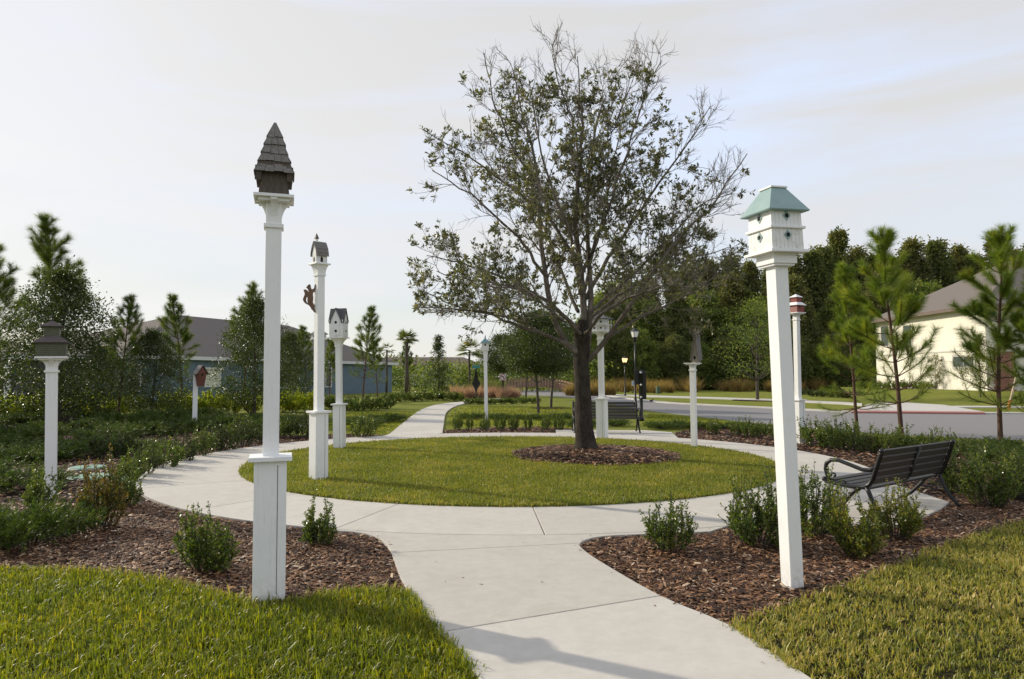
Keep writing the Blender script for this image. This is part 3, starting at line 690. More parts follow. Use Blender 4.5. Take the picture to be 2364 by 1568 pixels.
for z0, z1, w0, w1, n_ in ((.165, .265, .272, .195, 4), (.245, .335, .225, .155, 4), (.315, .405, .182, .12, 3), (.385, .47, .145, .085, 3), (.45, .575, .105, .012, 2)):
    shingle_course(roof, z0, z1, w0, w1, n_, M['shingle_wood'])

# 2  church and squirrel
e, Mx2, H2, b2 = post((735, 1115), (738, 609), 44.4, .118, 'white post on a boxed plinth in the island grass, with a squirrel climbing it', 1.07, .212, .25, .155, 'flare')
h = house('birdhouse', Mx2, H2, b2, 'small white chapel birdhouse with arched windows and a pointed steeple')
W_, D_ = .19, .125
MB().box((0, 0, .068), (W_, D_, .136)).build('wall', WP, h)
MB().prism([(-D_ / 2 - .002, .13), (D_ / 2 + .002, .13), (0, .325)], -W_ / 2, W_ / 2, Matrix.Rotation(math.pi / 2, 4, 'Z') @ Matrix.Rotation(math.pi / 2, 4, 'X')).build('gable', WP, h)
rf = MB().prism([(-.092, .115), (-.08, .20), (0, .335), (.08, .20), (.092, .115), (.088, .112), (.072, .19), (0, .31), (-.072, .19), (-.088, .112)], -W_ / 2 - .012, W_ / 2 + .012, Matrix.Rotation(math.pi / 2, 4, 'Z') @ Matrix.Rotation(math.pi / 2, 4, 'X')).build('roof', M['shingle_wood'], h)
for s in (-1, 1):
    for k, (z0, y0, z1, y1) in enumerate(((.112, .094, .185, .081), (.165, .089, .24, .062), (.225, .073, .285, .038), (.27, .05, .34, .004))):
        for i in range(5):
            x0 = -.108 + i * .0432
            V = [(x0, s * y0, z0 - .003), (x0 + .042, s * y0, z0 - .003), (x0 + .042, s * y1, z1), (x0, s * y1, z1)]; V2 = [(v[0], v[1] + s * .005, v[2] + .003) for v in V]
            MB().add(V + V2, [(3, 2, 1, 0), (4, 5, 6, 7), (0, 1, 5, 4), (2, 3, 7, 6), (1, 2, 6, 5), (3, 0, 4, 7)]).build('shingle', M['shingle_wood'], rf)
def arch(mb, x, z, w, hh, axis, off):
    ang = {'-y': 0, '+x': math.pi / 2, '-x': -math.pi / 2}[axis]; Mq = Matrix.Rotation(ang, 4, 'Z')
    pts = [(-w / 2, 0), (w / 2, 0), (w / 2, hh * .6)] + [(w / 2 - w / 2 * u, hh * (.6 + .4 * math.sin(u * math.pi / 2))) for u in (.35, .7, 1)] + [(-w / 2 + w / 2 * u, hh * (.6 + .4 * math.sin(u * math.pi / 2))) for u in (.7, .35)] + [(-w / 2, hh * .6)]
    mb.add([Mq @ Vector((x + p_[0], -off, z + p_[1])) for p_ in pts], [tuple(range(len(pts)))])
for args in ((-.0, .02, .042, .085, '-y', D_ / 2 + .002), (0, .02, .036, .08, '-x', W_ / 2 + .002), (0, .02, .036, .08, '+x', W_ / 2 + .002)):
    mb = MB(); arch(mb, *args); mb.build('window', M['dark_hole'], h)
st = MB().box((-.055, 0, .35), (.032, .032, .07)).build('steeple', WP, h)
MB().frustum(.383, .058, .475, .002, (-.055, 0)).build('spire', M['brown_roof'], st)
# squirrel: a board figure fixed to the lit side of the shaft
out_px = [(715, 300), (735, 305), (735, 345), (722, 410), (712, 470), (690, 515), (650, 555), (615, 590), (598, 640), (603, 700), (612, 780), (606, 860), (597, 940), (625, 985), (645, 1035), (648, 1090), (637, 1160), (668, 1210), (715, 1245), (742, 1272), (730, 1300), (690, 1302), (650, 1295), (610, 1240), (560, 1195), (530, 1130), (495, 1085), (455, 1040), (427, 968), (412, 880), (415, 800), (408, 735), (385, 748), (362, 785), (352, 850), (370, 915), (398, 955), (422, 970), (450, 1042), (395, 1015), (340, 985), (290, 930), (258, 865), (258, 820), (285, 745), (315, 680), (318, 620), (300, 570), (275, 530), (290, 495), (340, 482), (390, 505), (425, 545), (450, 590), (462, 575), (450, 530), (425, 470), (395, 440), (368, 428), (395, 380), (435, 335), (480, 298), (505, 305), (518, 340), (525, 400), (540, 450), (580, 478), (615, 470), (650, 440), (662, 395), (672, 330), (690, 310)]
sY = b2.y - .02; pts3 = []
for px, py in out_px:
    X_, Y_ = (740 + px / 14.25) * .9234, (690 + py / 14.25) * .9234; pts3.append(at(X_, Y_, sY))
cen = sum(pts3, Vector()) / len(pts3); sq = empty('squirrel_cutout', cen, 0, 'brown wooden squirrel figure clinging to the side of a white post', 'squirrel')
MB().prism([(q.x - cen.x, q.z - cen.z) for q in pts3][::-1], -.016, .016, Matrix.Rotation(math.pi / 2, 4, 'X')).build('body', M['squirrel_wood'], sq)
for nm, c_ in (('tail_ridge', [(335, 530), (365, 620), (335, 720), (308, 830), (335, 920)]), ('back_ridge', [(480, 400), (520, 520), (530, 700), (510, 880), (570, 1050)])):
    MB().tube([at((740 + px / 14.25) * .9234, (690 + py / 14.25) * .9234, sY - .015) - cen for px, py in c_], .006, 6).build(nm, M['squirrel_wood'], sq, True)

# 3  gothic cottage
e, Mx, H, b = post((784, 1041), (782, 779), -8, .118, 'white post on a boxed plinth at the island edge carrying a gabled cottage', 1.0, .215, .37, .17, 'flare')
h = house('birdhouse', Mx, H, b, 'tall white cottage birdhouse with steep dark grey cross gables and round holes')
S = .31
MB().box((0, 0, .19), (S, S, .38)).build('wall', WP, h)
for k in range(4):
    q = Matrix.Rotation(k * math.pi / 2, 4, 'Z')
    MB().prism([(-S * .36, .38), (S * .36, .38), (0, .62)], -.002, .05, q @ Matrix.Translation((0, -S / 2 + .048, 0)) @ Matrix.Rotation(math.pi / 2, 4, 'X')).build('gable', WP, h)
    MB().prism([(-S * .27, .02), (S * .27, .02), (S * .27, .36), (0, .56), (-S * .27, .36)], 0, .012, q @ Matrix.Translation((0, -S / 2, 0)) @ Matrix.Rotation(math.pi / 2, 4, 'X')).build('panel', WP, h)
    for z in (.13, .32):
        mb = MB(); ang = k * math.pi / 2
        mb.add([q @ Vector((.03 * math.cos(a), -S / 2 - .0145, z + .03 * math.sin(a))) for a in np.linspace(0, 2 * math.pi, 14, False)], [tuple(range(14))]); mb.build('entrance_hole', M['dark_hole'], h)
    for s in (-1, 1):
        MB().prism([(0, .64), (s * S * .42, .355), (s * S * .42, .335), (0, .615)] if s > 0 else [(0, .615), (s * S * .42, .335), (s * S * .42, .355), (0, .64)], -.03, S / 2, q @ Matrix.Translation((0, -S / 2, 0)) @ Matrix.Rotation(math.pi / 2, 4, 'X') @ Matrix.Scale(-1, 4, (0, 0, 1))).build('roof', M['grey_roof'], h)
    for s in (-1, 1):
        MB().prism([(s * S * .5, .30), (s * S * .38, .30), (s * S * .38, .42)], 0, .01, q @ Matrix.Translation((0, -S / 2 - .001, 0)) @ Matrix.Rotation(math.pi / 2, 4, 'X')).build('corner_trim', M['grey_roof'], h)

# 4  low six-sided house, partly behind the chapel post
e, Mx, H, b = post((738, 1003), (736, 783), 20, .118, 'white post on a boxed plinth in the shrubs behind the ring walk', 1.0, .215, .44, .15, 'flare')
h = house('birdhouse', Mx, H, b, 'low many sided white birdhouse with shingled roof and small cupola')
MB().frustum(0, .44, .13, .44, n=8).build('wall', WP, h)
rf = MB().frustum(.13, .56, .24, .22, n=8).build('roof', M['shingle_wood'], h)
MB().frustum(.24, .17, .30, .17, n=8).build('cupola', WP, h); MB().frustum(.30, .22, .40, .01, n=8).build('cupola_roof', M['shingle_wood'], h)
for k in range(8):
    a = 2 * math.pi * k / 8; mb = MB(); r_ = .44 / 2 * math.cos(math.pi / 8) + .003
    q = Matrix.Rotation(a, 4, 'Z')
    mb.add([q @ Vector((r_, .028 * math.cos(t_), .065 + .028 * math.sin(t_))) for t_ in np.linspace(0, 2 * math.pi, 12, False)], [tuple(range(12))]); mb.build('entrance_hole', M['dark_hole'], h)

# 5  olive two-tier house
e, Mx, H, b = post((117, 1154), (120, 824), 29, .132, 'plain white post standing among junipers under an olive birdhouse', None, .2, .36, .16)
h = house('birdhouse', Mx, H, b, 'olive clapboard two tier birdhouse with brown hip roofs and finial')
MB().box((0, 0, .09), (.325, .325, .18)).build('wall', M['olive_paint'], h)
for k in range(7):
    for s in range(4):
        q = Matrix.Rotation(s * math.pi / 2, 4, 'Z'); z = .004 + k * .025
        MB().add([q @ Vector(v) for v in [(-.166, -.1635, z), (.166, -.1635, z), (.166, -.1635, z + .024), (-.166, -.1635, z + .024), (-.166, -.1705, z), (.166, -.1705, z), (.166, -.165, z + .024), (-.166, -.165, z + .024)]],
                 [(3, 2, 1, 0), (4, 5, 6, 7), (0, 1, 5, 4), (2, 3, 7, 6), (1, 2, 6, 5), (3, 0, 4, 7)]).build('clapboard', M['olive_paint'], h)
MB().frustum(.18, .40, .19, .40).frustum(.19, .40, .275, .19).build('lower_roof', M['brown_roof'], h)
MB().box((0, 0, .335), (.175, .175, .13)).build('upper_wall', M['olive_paint'], h)
rf = MB().frustum(.40, .25, .407, .25).frustum(.407, .25, .485, .02).build('upper_roof', M['brown_roof'], h)
MB().lathe([(.012, .47), (.02, .50), (.008, .52), (.014, .54), (.002, .58)], n=8).build('finial', M['black_metal'], h)

# 6  short post with a red box hung on it
b = g(449, 992); e = empty('birdhouse_post', b, R(24), 'short plain white post behind the dark shrubs with a red birdhouse on it', 'post')
MB().box((0, 0, .86), (.14, .14, 1.76)).build('shaft', WP, e, bevel=.004); MB().frustum(1.74, .14, 1.79, .02).build('top', WP, e)
h = empty('birdhouse', b + Vector((.20, -.10, 1.33)), R(48), 'red tapered birdhouse with small gabled shingle roof on a short post', 'birdhouse')
MB().frustum(0, (.17, .13), .42, (.27, .22)).build('wall', M['old_red_wood'], h)
MB().prism([(-.13, .42), (.13, .42), (0, .60)], -.11, .11, Matrix.Rotation(math.pi / 2, 4, 'X')).build('gable', M['old_red_wood'], h)
for s in (-1, 1):
    for k in range(4):
        u0, u1 = k / 4, (k + 1) / 4 + .05
        for i in range(3):
            y0 = -.15 + i * .1; P0 = (s * (.012 + .17 * u0), .64 - .27 * u0); P1 = (s * (.012 + .17 * u1), .64 - .27 * u1 + .004)
            V = [(P0[0], y0, P0[1]), (P0[0], y0 + .097, P0[1]), (P1[0], y0 + .097, P1[1]), (P1[0], y0, P1[1])]; V2 = [(v[0] + s * .006, v[1], v[2] + .009) for v in V]
            MB().add(V + V2, [(0, 1, 2, 3), (7, 6, 5, 4), (0, 4, 5, 1), (1, 5, 6, 2), (2, 6, 7, 3), (3, 7, 4, 0)]).build('shingle', M['shingle_wood'], h)
mb = MB(); disc(mb, (0, -.112, .36), .035, '-y'); mb.build('entrance_hole', M['dark_hole'], h)

# 7  teal-roofed box on a slim post
e, Mx, H, b = post((1123, 992), (1120.5, 809), 2, .105, 'slim white post in the shrub row beyond the island', None, .2, .20, .30, 'flare', .015)
h = house('birdhouse', Mx, H, b, 'small white box birdhouse with teal pyramid roof and dark finial')
MB().box((0, 0, .11), (.21, .21, .22)).build('wall', WP, h, bevel=.003)
MB().frustum(.22, .30, .228, .30).frustum(.228, .30, .375, .02).build('roof', M['teal_dark'], h)
MB().lathe([(.014, .365), (.022, .395), (.010, .41), (.016, .43), (.002, .475)], n=8).build('finial', M['black_metal'], h)
mb = MB(); disc(mb, (0, -.105, .155), .027, '-y'); mb.build('entrance_hole', M['dark_hole'], h)

# 8  white mansion behind the oak trunk
e, Mx, H, b = post((1391, 1016), (1386, 765), -30, .125, 'white post on a boxed plinth beside the oak trunk and the far bench', 1.04, .235, .50, .17)
h = house('birdhouse', Mx, H, b, 'white two storey mansion birdhouse with columns, dark roof and cupola')
MB().box((0, 0, .075), (.36, .36, .15)).build('lower_wall', WP, h); MB().box((0, 0, .157), (.48, .48, .016)).build('gallery', WP, h)
MB().box((0, 0, .235), (.34, .34, .14)).build('upper_wall', WP, h)
for z in (.0, .165):
    for k in range(12):
        s, i = divmod(k, 3); q = Matrix.Rotation(s * math.pi / 2, 4, 'Z'); p_ = q @ Vector((-.215 + i * .215 if i else -.215, -.215, 0))
        MB().box((p_.x, p_.y, z + .075), (.02, .02, .15 if z == 0 else .14)).build('column', WP, h)
for z in (.075, .235):
    for s in range(4):
        for u in (-.09, .09):
            q = Matrix.Rotation(s * math.pi / 2, 4, 'Z'); hw = .181 if z < .1 else .171
            MB().add([q @ Vector((u + .028 * math.cos(t_), -hw, z + .028 * math.sin(t_))) for t_ in np.linspace(0, 2 * math.pi, 12, False)], [tuple(range(12))]).build('entrance_hole', M['dark_hole'], h)
MB().frustum(.305, .54, .315, .54).frustum(.315, .54, .40, .20).build('roof', M['grey_roof'], h)
MB().box((0, 0, .43), (.14, .14, .075)).build('cupola', WP, h); MB().frustum(.468, .19, .52, .02).build('cupola_roof', M['grey_roof'], h)
MB().add([Vector((.02 * math.cos(t_), -.0715, .435 + .02 * math.sin(t_))) for t_ in np.linspace(0, 2 * math.pi, 10, False)], [tuple(range(10))]).build('entrance_hole', M['dark_hole'], h)

# 9  narrow rustic A-frame
e, Mx, H, b = post((1603, 1037), (1599, 838), -38, .112, 'slim white post at the island edge under a narrow rustic birdhouse', None, .2, .30, .13)
h = house('birdhouse', Mx @ Matrix.Rotation(R(2.5), 4, 'Y'), H, b, 'narrow weathered A frame birdhouse with mossy shingles and dry twigs', 90)
MB().prism([(-.06, .0), (.06, .0), (.078, .12), (.004, .66), (-.004, .66), (-.078, .12)], -.09, .09, Matrix.Rotation(-math.pi / 2, 4, 'Z') @ Matrix.Rotation(math.pi / 2, 4, 'X')).build('wall', M['mossy_wood'], h)
for s in (-1, 1):
    for k in range(7):
        z0 = .06 + k * .08; f_ = lambda z: .084 - .078 * max(0, (z - .1)) / .55
        for i in range(3):
            x0 = -.115 + i * .077; dz = random.uniform(-.012, .012)
            V = [(x0, s * (f_(z0) + .004), z0 + dz), (x0 + .073, s * (f_(z0) + .004), z0 + dz), (x0 + .073, s * f_(z0 + .1), z0 + .1), (x0, s * f_(z0 + .1), z0 + .1)]
            V2 = [(v[0], v[1] + s * .011, v[2]) for v in V]
            MB().add(V + V2, [(3, 2, 1, 0), (4, 5, 6, 7), (0, 1, 5, 4), (2, 3, 7, 6), (1, 2, 6, 5), (3, 0, 4, 7)]).build('shingle', M['shingle_wood'], h)
MB().add([(-.0925, 0, .065), (-.0925, .035, .115), (-.0925, 0, .165), (-.0925, -.035, .115)], [(0, 1, 2, 3)]).build('entrance_hole', M['dark_hole'], h)
tw = Tubes()
for k in range(60):
    a = rng.uniform(0, 6.28); r_ = rng.uniform(.02, .2); z = rng.uniform(.45, .62); tw.add([(-.02, 0, z), (-.02 + .4 * r_ * math.cos(a), .4 * r_ * math.sin(a), z + rng.uniform(.03, .12)), (-.02 + r_ * math.cos(a), r_ * math.sin(a), z + rng.uniform(.08, .32))], [.005, .004, .001], 3)
link('twigs', tw.mesh('twigs'), M['mossy_wood'], h)

# 10  red and white two-tier house
e, Mx, H, b = post((1845, 1024), (1838, 722), 30, .118, 'white post on a boxed plinth rising from the shrubs by the road', 1.04, .215, .32, .14)
h = house('birdhouse', Mx, H, b, 'red clapboard two tier birdhouse with white hip roofs')
MB().box((0, 0, .085), (.255, .255, .17)).build('wall', M['red_paint'], h)
for k in range(6):
    for s in range(4):
        q = Matrix.Rotation(s * math.pi / 2, 4, 'Z'); z = .004 + k * .0275
        MB().add([q @ Vector(v) for v in [(-.13, -.1285, z), (.13, -.1285, z), (.13, -.1285, z + .0265), (-.13, -.1285, z + .0265), (-.13, -.1355, z), (.13, -.1355, z), (.13, -.130, z + .0265), (-.13, -.130, z + .0265)]],
                 [(3, 2, 1, 0), (4, 5, 6, 7), (0, 1, 5, 4), (2, 3, 7, 6), (1, 2, 6, 5), (3, 0, 4, 7)]).build('clapboard', M['red_paint'], h)
MB().frustum(.17, .34, .178, .34).frustum(.178, .34, .25, .20).build('lower_roof', WP, h)
MB().box((0, 0, .31), (.175, .175, .12)).build('upper_wall', M['red_paint'], h)
MB().frustum(.37, .235, .376, .235).frustum(.376, .235, .455, .01).build('upper_roof', WP, h)
mb = MB(); disc(mb, (-.05, -.1365, .13), .024, '-y'); mb.build('entrance_hole', M['dark_hole'], h)

# 11  the near tall post with the teal-roofed two-storey house
e, Mx, H, b = post((1830, 1358), (1791.5, 583), 17.5, .118, 'plain tall white post leaning slightly in the mulch beside the shrubs', None, .2, .345, .10, 'block')
h = house('birdhouse', Mx, H, b, 'white two storey birdhouse of grooved boards with pale teal truncated roof')
for z0, w0, z1, w1 in ((.0, .292, .163, .286), (.183, .282, .31, .276)):
    MB().frustum(z0, w0 - .008, z1, w1 - .008).build('wall', WP, h)
    for s in range(4):
        q = Matrix.Rotation(s * math.pi / 2, 4, 'Z')
        for i in range(8):
            a0, a1 = -.5 + i / 8 + .004, -.5 + (i + 1) / 8 - .004
            V = [(a0 * w0, -w0 / 2 + .004, z0), (a1 * w0, -w0 / 2 + .004, z0), (a1 * w1, -w1 / 2 + .004, z1), (a0 * w1, -w1 / 2 + .004, z1)]; V2 = [(v[0], v[1] - .0045, v[2]) for v in V]
            MB().add([q @ Vector(v) for v in V + V2], [(3, 2, 1, 0), (4, 5, 6, 7), (0, 1, 5, 4), (2, 3, 7, 6), (1, 2, 6, 5), (3, 0, 4, 7)]).build('board', M['mildewed_white'] if s in (0, 1) and z0 == 0 else WP, h)
MB().box((0, 0, .173), (.322, .322, .020)).build('storey_band', WP, h, bevel=.003)
for s in range(4):
    q = Matrix.Rotation(s * math.pi / 2, 4, 'Z')
    for z, off in ((.112, .1462), (.262, .1408)):
        d_ = .034; MB().add([q @ Vector(v) for v in [(0, -off - .004, z - d_ * 1.2), (d_, -off - .004, z), (0, -off - .004, z + d_ * 1.2), (-d_, -off - .004, z), (0, -off + .004, z - d_ * 1.2), (d_, -off + .004, z), (0, -off + .004, z + d_ * 1.2), (-d_, -off + .004, z)]],
                 [(0, 1, 2, 3), (0, 4, 5, 1), (1, 5, 6, 2), (2, 6, 7, 3), (3, 7, 4, 0)]).build('hole_plate', M['teal_paint'], h)
        MB().add([q @ Vector((.0175 * math.cos(t_), -off - .0055, z + .0175 * math.sin(t_))) for t_ in np.linspace(0, 2 * math.pi, 16, False)], [tuple(range(16))]).build('entrance_hole', M['dark_hole'], h)
MB().frustum(.298, .365, .306, .372).frustum(.306, .372, .50, .135).build('roof', M['teal_paint'], h)
MB().box((0, 0, .508), (.155, .155, .014)).build('roof_cap', WP, h, bevel=.002)

# ------------------------------------------------------------------ benches
def bench(name, loc, rz, label):
    e = empty(name, loc, rz, label, 'bench', 'slatted benches by the ring walk'); Lh = .915
    for k in range(5):      # seat slats, front to back
        y = -.30 + k * .094; z = .425 - .012 * k + (.006 if k == 0 else 0)
        MB().box((0, 0, 0), (2 * Lh - .06, .086, .03), Matrix.Translation((0, y, z)) @ Matrix.Rotation(R(-5), 4, 'X')).build('seat_slat', M['bench_slat'], e, bevel=.006)
    for k in range(5):      # back slats, bottom to top
        u = k * .086; y, z = .155 + u * .30, .465 + u
        MB().box((0, 0, 0), (2 * Lh - .06, .030, .078), Matrix.Translation((0, y, z)) @ Matrix.Rotation(R(-17), 4, 'X')).build('back_slat', M['bench_slat'], e, bevel=.006)
    for x in (-Lh, Lh):
        f = MB().tube([(x, .30, .845), (x, .285, .80), (x, .19, .50), (x, .155, .43), (x, .09, .392), (x, -.05, .385), (x, -.20, .395), (x, -.32, .41), (x, -.36, .43), (x, -.365, .455)], .027, 8).build('end_frame', M['black_metal'], e, True)
        MB().tube([(x, .12, .40), (x, .15, .33), (x, .19, .22), (x, .26, .10), (x, .33, .02), (x, .36, .0)], [.026, .026, .024, .024, .024, .026], 8).build('leg', M['black_metal'], e, True)
        MB().tube([(x, .06, .39), (x, -.03, .32), (x, -.12, .20), (x, -.22, .09), (x, -.31, .025), (x, -.345, 0)], [.026, .026, .024, .024, .024, .026], 8).build('leg', M['black_metal'], e, True)
        arm = MB().tube([(x, .235, .64), (x, .17, .605), (x, .08, .60), (x, -.06, .645), (x, -.19, .685), (x, -.28, .68), (x, -.335, .635), (x, -.345, .56), (x, -.325, .48), (x, -.30, .425)], .025, 8).build('armrest', M['black_metal'], e, True)
        MB().tube([(x, -.245 + .045 * (1 - u * .12) * math.cos(a) * (1 - u / 9), .49 + .045 * math.sin(a) * (1 - u / 9)) for u, a in enumerate(np.linspace(3.4, -3.4, 10))], .011, 6).build('scroll', M['black_metal'], arm, True)
        MB().tube([(x, -.20, .41), (x, -.17, .445), (x, -.13, .445), (x, -.11, .41)], .010, 6).build('scroll', M['black_metal'], arm, True)
        MB().lathe([(.0, -.035), (.026, -.02), (.03, 0), (.026, .02), (.0, .035)], (x, -.365, .435), 10).build('knob', M['black_metal'], e, True)
        MB().lathe([(.0, -.04), (.028, -.02), (.03, 0), (.026, .02), (.0, .035)], (x, .295, .84), 10).build('finial', M['black_metal'], e, True)
    MB().tube([(0, .30, .83), (0, .18, .47), (0, .14, .41), (0, .06, .385), (0, -.30, .40)], .017, 6).build('middle_strap', M['black_metal'], e, True)
    MB().tube([(-Lh, .08, .375), (Lh, .08, .375)], .012, 6).build('stretcher', M['black_metal'], e, True)
    return e
nb = g(1930, 1172, PT); bl = Vector((.8, .6, 0)); bk = Vector((.6, -.8, 0))
cb = nb + bl * .915 + bk * .345
nbench = bench('park_bench', (cb.x - .30, cb.y - .42, PT), math.atan2(.6, .8) + math.pi, 'dark slatted park bench with scrolled iron arms seen from behind, beside low shrubs')
nbench.scale = (1, 1, .93)
c2 = (g(1328, 1000, PT) + g(1478, 1000, PT)) / 2
bench('park_bench', (c2.x, c2.y + .36, PT), R(-1), 'dark slatted park bench facing the island from behind the oak trunk')

# ------------------------------------------------------------------ the oak on the island
def nrm(v): return v / (np.linalg.norm(v) + 1e-9)
def perp_rand(d):
    v = rng.normal(size=3); v -= d * v.dot(d); return nrm(v)
def wander(p, d, ln, n, jit, up=0.0, droop=0.0):
    pts = [np.array(p, float)]; d = nrm(np.array(d, float)); st = ln / n
    for i in range(n):
        d = nrm(d + rng.normal(0, jit, 3) + np.array([0, 0, up - droop * (i / n)])); pts.append(pts[-1] + d * st)
    return np.array(pts)
tz = float(zi(*TREE))
def limb_px(pts, depths):
    return np.array([tuple(at(x, y, TREE[1] + d)) for (x, y), d in zip(pts, depths)])
def rs(P, n):
    d = np.r_[0, np.cumsum(np.linalg.norm(np.diff(P, axis=0), axis=1))]; s = np.linspace(0, d[-1], n)
    Q = np.stack([np.interp(s, d, P[:, i]) for i in range(3)], 1)
    Q[1:-1] += rng.normal(0, .012, (n - 2, 3)); return Q, d[-1]
oak = empty('oak_tree', (TREE[0], TREE[1], tz - .02), 0, 'oak with dark trunk, sparse leaves and many bare twigs in the island grass', 'tree')
O0 = np.array([TREE[0], TREE[1], tz - .02])
limbs = [  # pixel course, depth course (m, + is away from the camera), base radius
    ([(1346, 770), (1348, 700), (1340, 620), (1330, 520), (1333, 430), (1346, 300), (1340, 215), (1333, 130)], [0, .05, .1, .1, .05, 0, .05, .1], .095),
    ([(1344, 823), (1308, 794), (1273, 730), (1262, 660), (1248, 561), (1243, 430), (1228, 340), (1205, 260), (1184, 160)], [0, -.1, -.25, -.35, -.4, -.45, -.4, -.4, -.4], .088),
    ([(1353, 829), (1362, 730), (1362, 643), (1355, 540), (1357, 426), (1372, 300), (1400, 215), (1430, 160)], [0, .05, .1, .2, .3, .4, .5, .6], .085),
    ([(1358, 833), (1386, 801), (1418, 759), (1453, 709), (1496, 643), (1560, 560), (1640, 480), (1725, 355)], [0, -.2, -.4, -.6, -.7, -.8, -.8, -.7], .07),
    ([(1335, 760), (1277, 709), (1206, 660), (1136, 632), (1060, 606), (985, 590)], [0, .2, .4, .5, .6, .6], .06),
    ([(1330, 805), (1273, 780), (1223, 769), (1171, 752), (1121, 735), (1047, 724), (965, 715)], [-.05, -.3, -.6, -.8, -1.0, -1.1, -1.2], .055),
    ([(1352, 690), (1400, 600), (1470, 500), (1545, 390), (1610, 300), (1640, 245)], [.1, .4, .8, 1.0, 1.1, 1.2], .06),
    ([(1335, 610), (1280, 520), (1190, 440), (1090, 365), (1010, 320), (968, 300)], [.1, .4, .7, .8, .8, .8], .055),
    ([(1340, 640), (1395, 520), (1430, 400), (1470, 290), (1500, 190), (1520, 145)], [0, -.4, -.8, -1.1, -1.2, -1.2], .055),
    ([(1262, 640), (1200, 560), (1130, 490), (1050, 440), (985, 400)], [-.35, -.8, -1.1, -1.2, -1.3], .045),
    ([(1357, 740), (1420, 690), (1500, 640), (1590, 600), (1680, 575)], [.1, .5, .8, .9, .9], .05),
    ([(1365, 720), (1440, 650), (1530, 560), (1620, 470), (1690, 450)], [.05, .2, .2, .1, 0], .05),
    ([(1340, 680), (1330, 600), (1310, 500), (1270, 390), (1250, 280), (1240, 190)], [-.1, -.7, -1.3, -1.7, -1.9, -2.0], .05),
    ([(1345, 690), (1370, 590), (1400, 480), (1420, 360), (1440, 260)], [.2, 1.0, 1.6, 2.0, 2.2], .05),
    ([(1335, 720), (1290, 620), (1240, 520), (1180, 420), (1130, 330)], [.2, .9, 1.6, 2.0, 2.2], .05),
    ([(1350, 770), (1390, 730), (1440, 690), (1500, 660), (1560, 650)], [-.2, -1.0, -1.7, -2.2, -2.5], .045),
    ([(1340, 770), (1300, 730), (1250, 690), (1180, 670), (1110, 660)], [-.2, -1.0, -1.6, -2.0, -2.2], .045),
    ([(1360, 760), (1400, 715), (1450, 680), (1540, 670), (1620, 660)], [.2, 1.0, 1.7, 2.2, 2.5], .045),
    ([(1320, 800), (1260, 770), (1190, 740), (1110, 720), (1040, 690), (975, 660)], [.1, .3, .3, .2, .1, 0], .045),
    ([(1300, 740), (1230, 690), (1150, 660), (1080, 650), (1010, 640)], [-.2, -.5, -.7, -.8, -.9], .04),
    ([(1400, 780), (1470, 740), (1560, 700), (1640, 660), (1700, 620)], [-.3, -.2, 0, .1, .2], .04),
    ([(1243, 430), (1190, 350), (1150, 260), (1130, 180), (1120, 130)], [-.45, -.2, .1, .2, .3], .035),
    ([(1346, 400), (1320, 280), (1290, 180), (1275, 110)], [.0, -.3, -.5, -.6], .035),
    ([(1372, 380), (1420, 300), (1450, 200), (1460, 140)], [.3, .1, .0, .0], .035),
]
wood, twigs, bole = Tubes(), Tubes(), Tubes()
tp_ = np.array([tuple(at(x, y, TREE[1])) for x, y in [(1353, 1045), (1352, 1030), (1350, 1000), (1347, 950), (1344, 890), (1341, 830), (1343, 775), (1346, 740)]])
tp_[0, 2] = tz - .05
Q, _ = rs(tp_, 14); bole.add(Q - O0, np.interp(np.linspace(0, 1, 14), [0, .06, .2, .75, .9, 1], [.275, .21, .17, .148, .165, .09]), 14)
LP, LD = [], []
def leafiness(P):
    x, y = proj(P[None])[0]
    v = .46
    v += .45 * math.exp(-(((x - 1500) / 160) ** 2 + ((y - 560) / 110) ** 2))
    v += .40 * math.exp(-(((x - 1120) / 150) ** 2 + ((y - 640) / 90) ** 2)) + .30 * math.exp(-(((x - 1400) / 130) ** 2 + ((y - 380) / 140) ** 2)) + .2 * math.exp(-(((x - 1150) / 120) ** 2 + ((y - 340) / 120) ** 2))
    v -= .45 * math.exp(-((y - 90) / 90) ** 2) + .5 * math.exp(-((x - 1680) / 90) ** 2) * (1 if y < 520 else .4) + .25 * math.exp(-(((x - 1050) / 80) ** 2 + ((y - 480) / 60) ** 2))
    return v
def inside(P):
    x, y = proj(P[None])[0]
    if y < 420: return ((x - 1350) / 385) ** 2 + ((y - 420) / 385) ** 2 < 1
    return (abs(x - 1340) < (405 if x < 1340 else 385) * (1 - max(0, y - 640) / 900)) and y < 800 - (abs(x - 1340) < 90) * 60
def twiglets(P, d, ln, leafy):
    pts = wander(P, d, ln, 3, .16, .05); twigs.add(pts - O0, [.0034, .003, .0024, .0014], 3)
    dd = nrm(pts[-1] - pts[0])
    if leafy:
        k = rng.integers(6, 12)
        for _ in range(k):
            u = rng.uniform(.5, 1.0); i = min(int(u * 3), 2); b_ = pts[i] + (pts[i + 1] - pts[i]) * (u * 3 - i)
            LP.append(b_); LD.append(nrm(dd * .7 + perp_rand(dd) * .9 + np.array([0, 0, .15])))
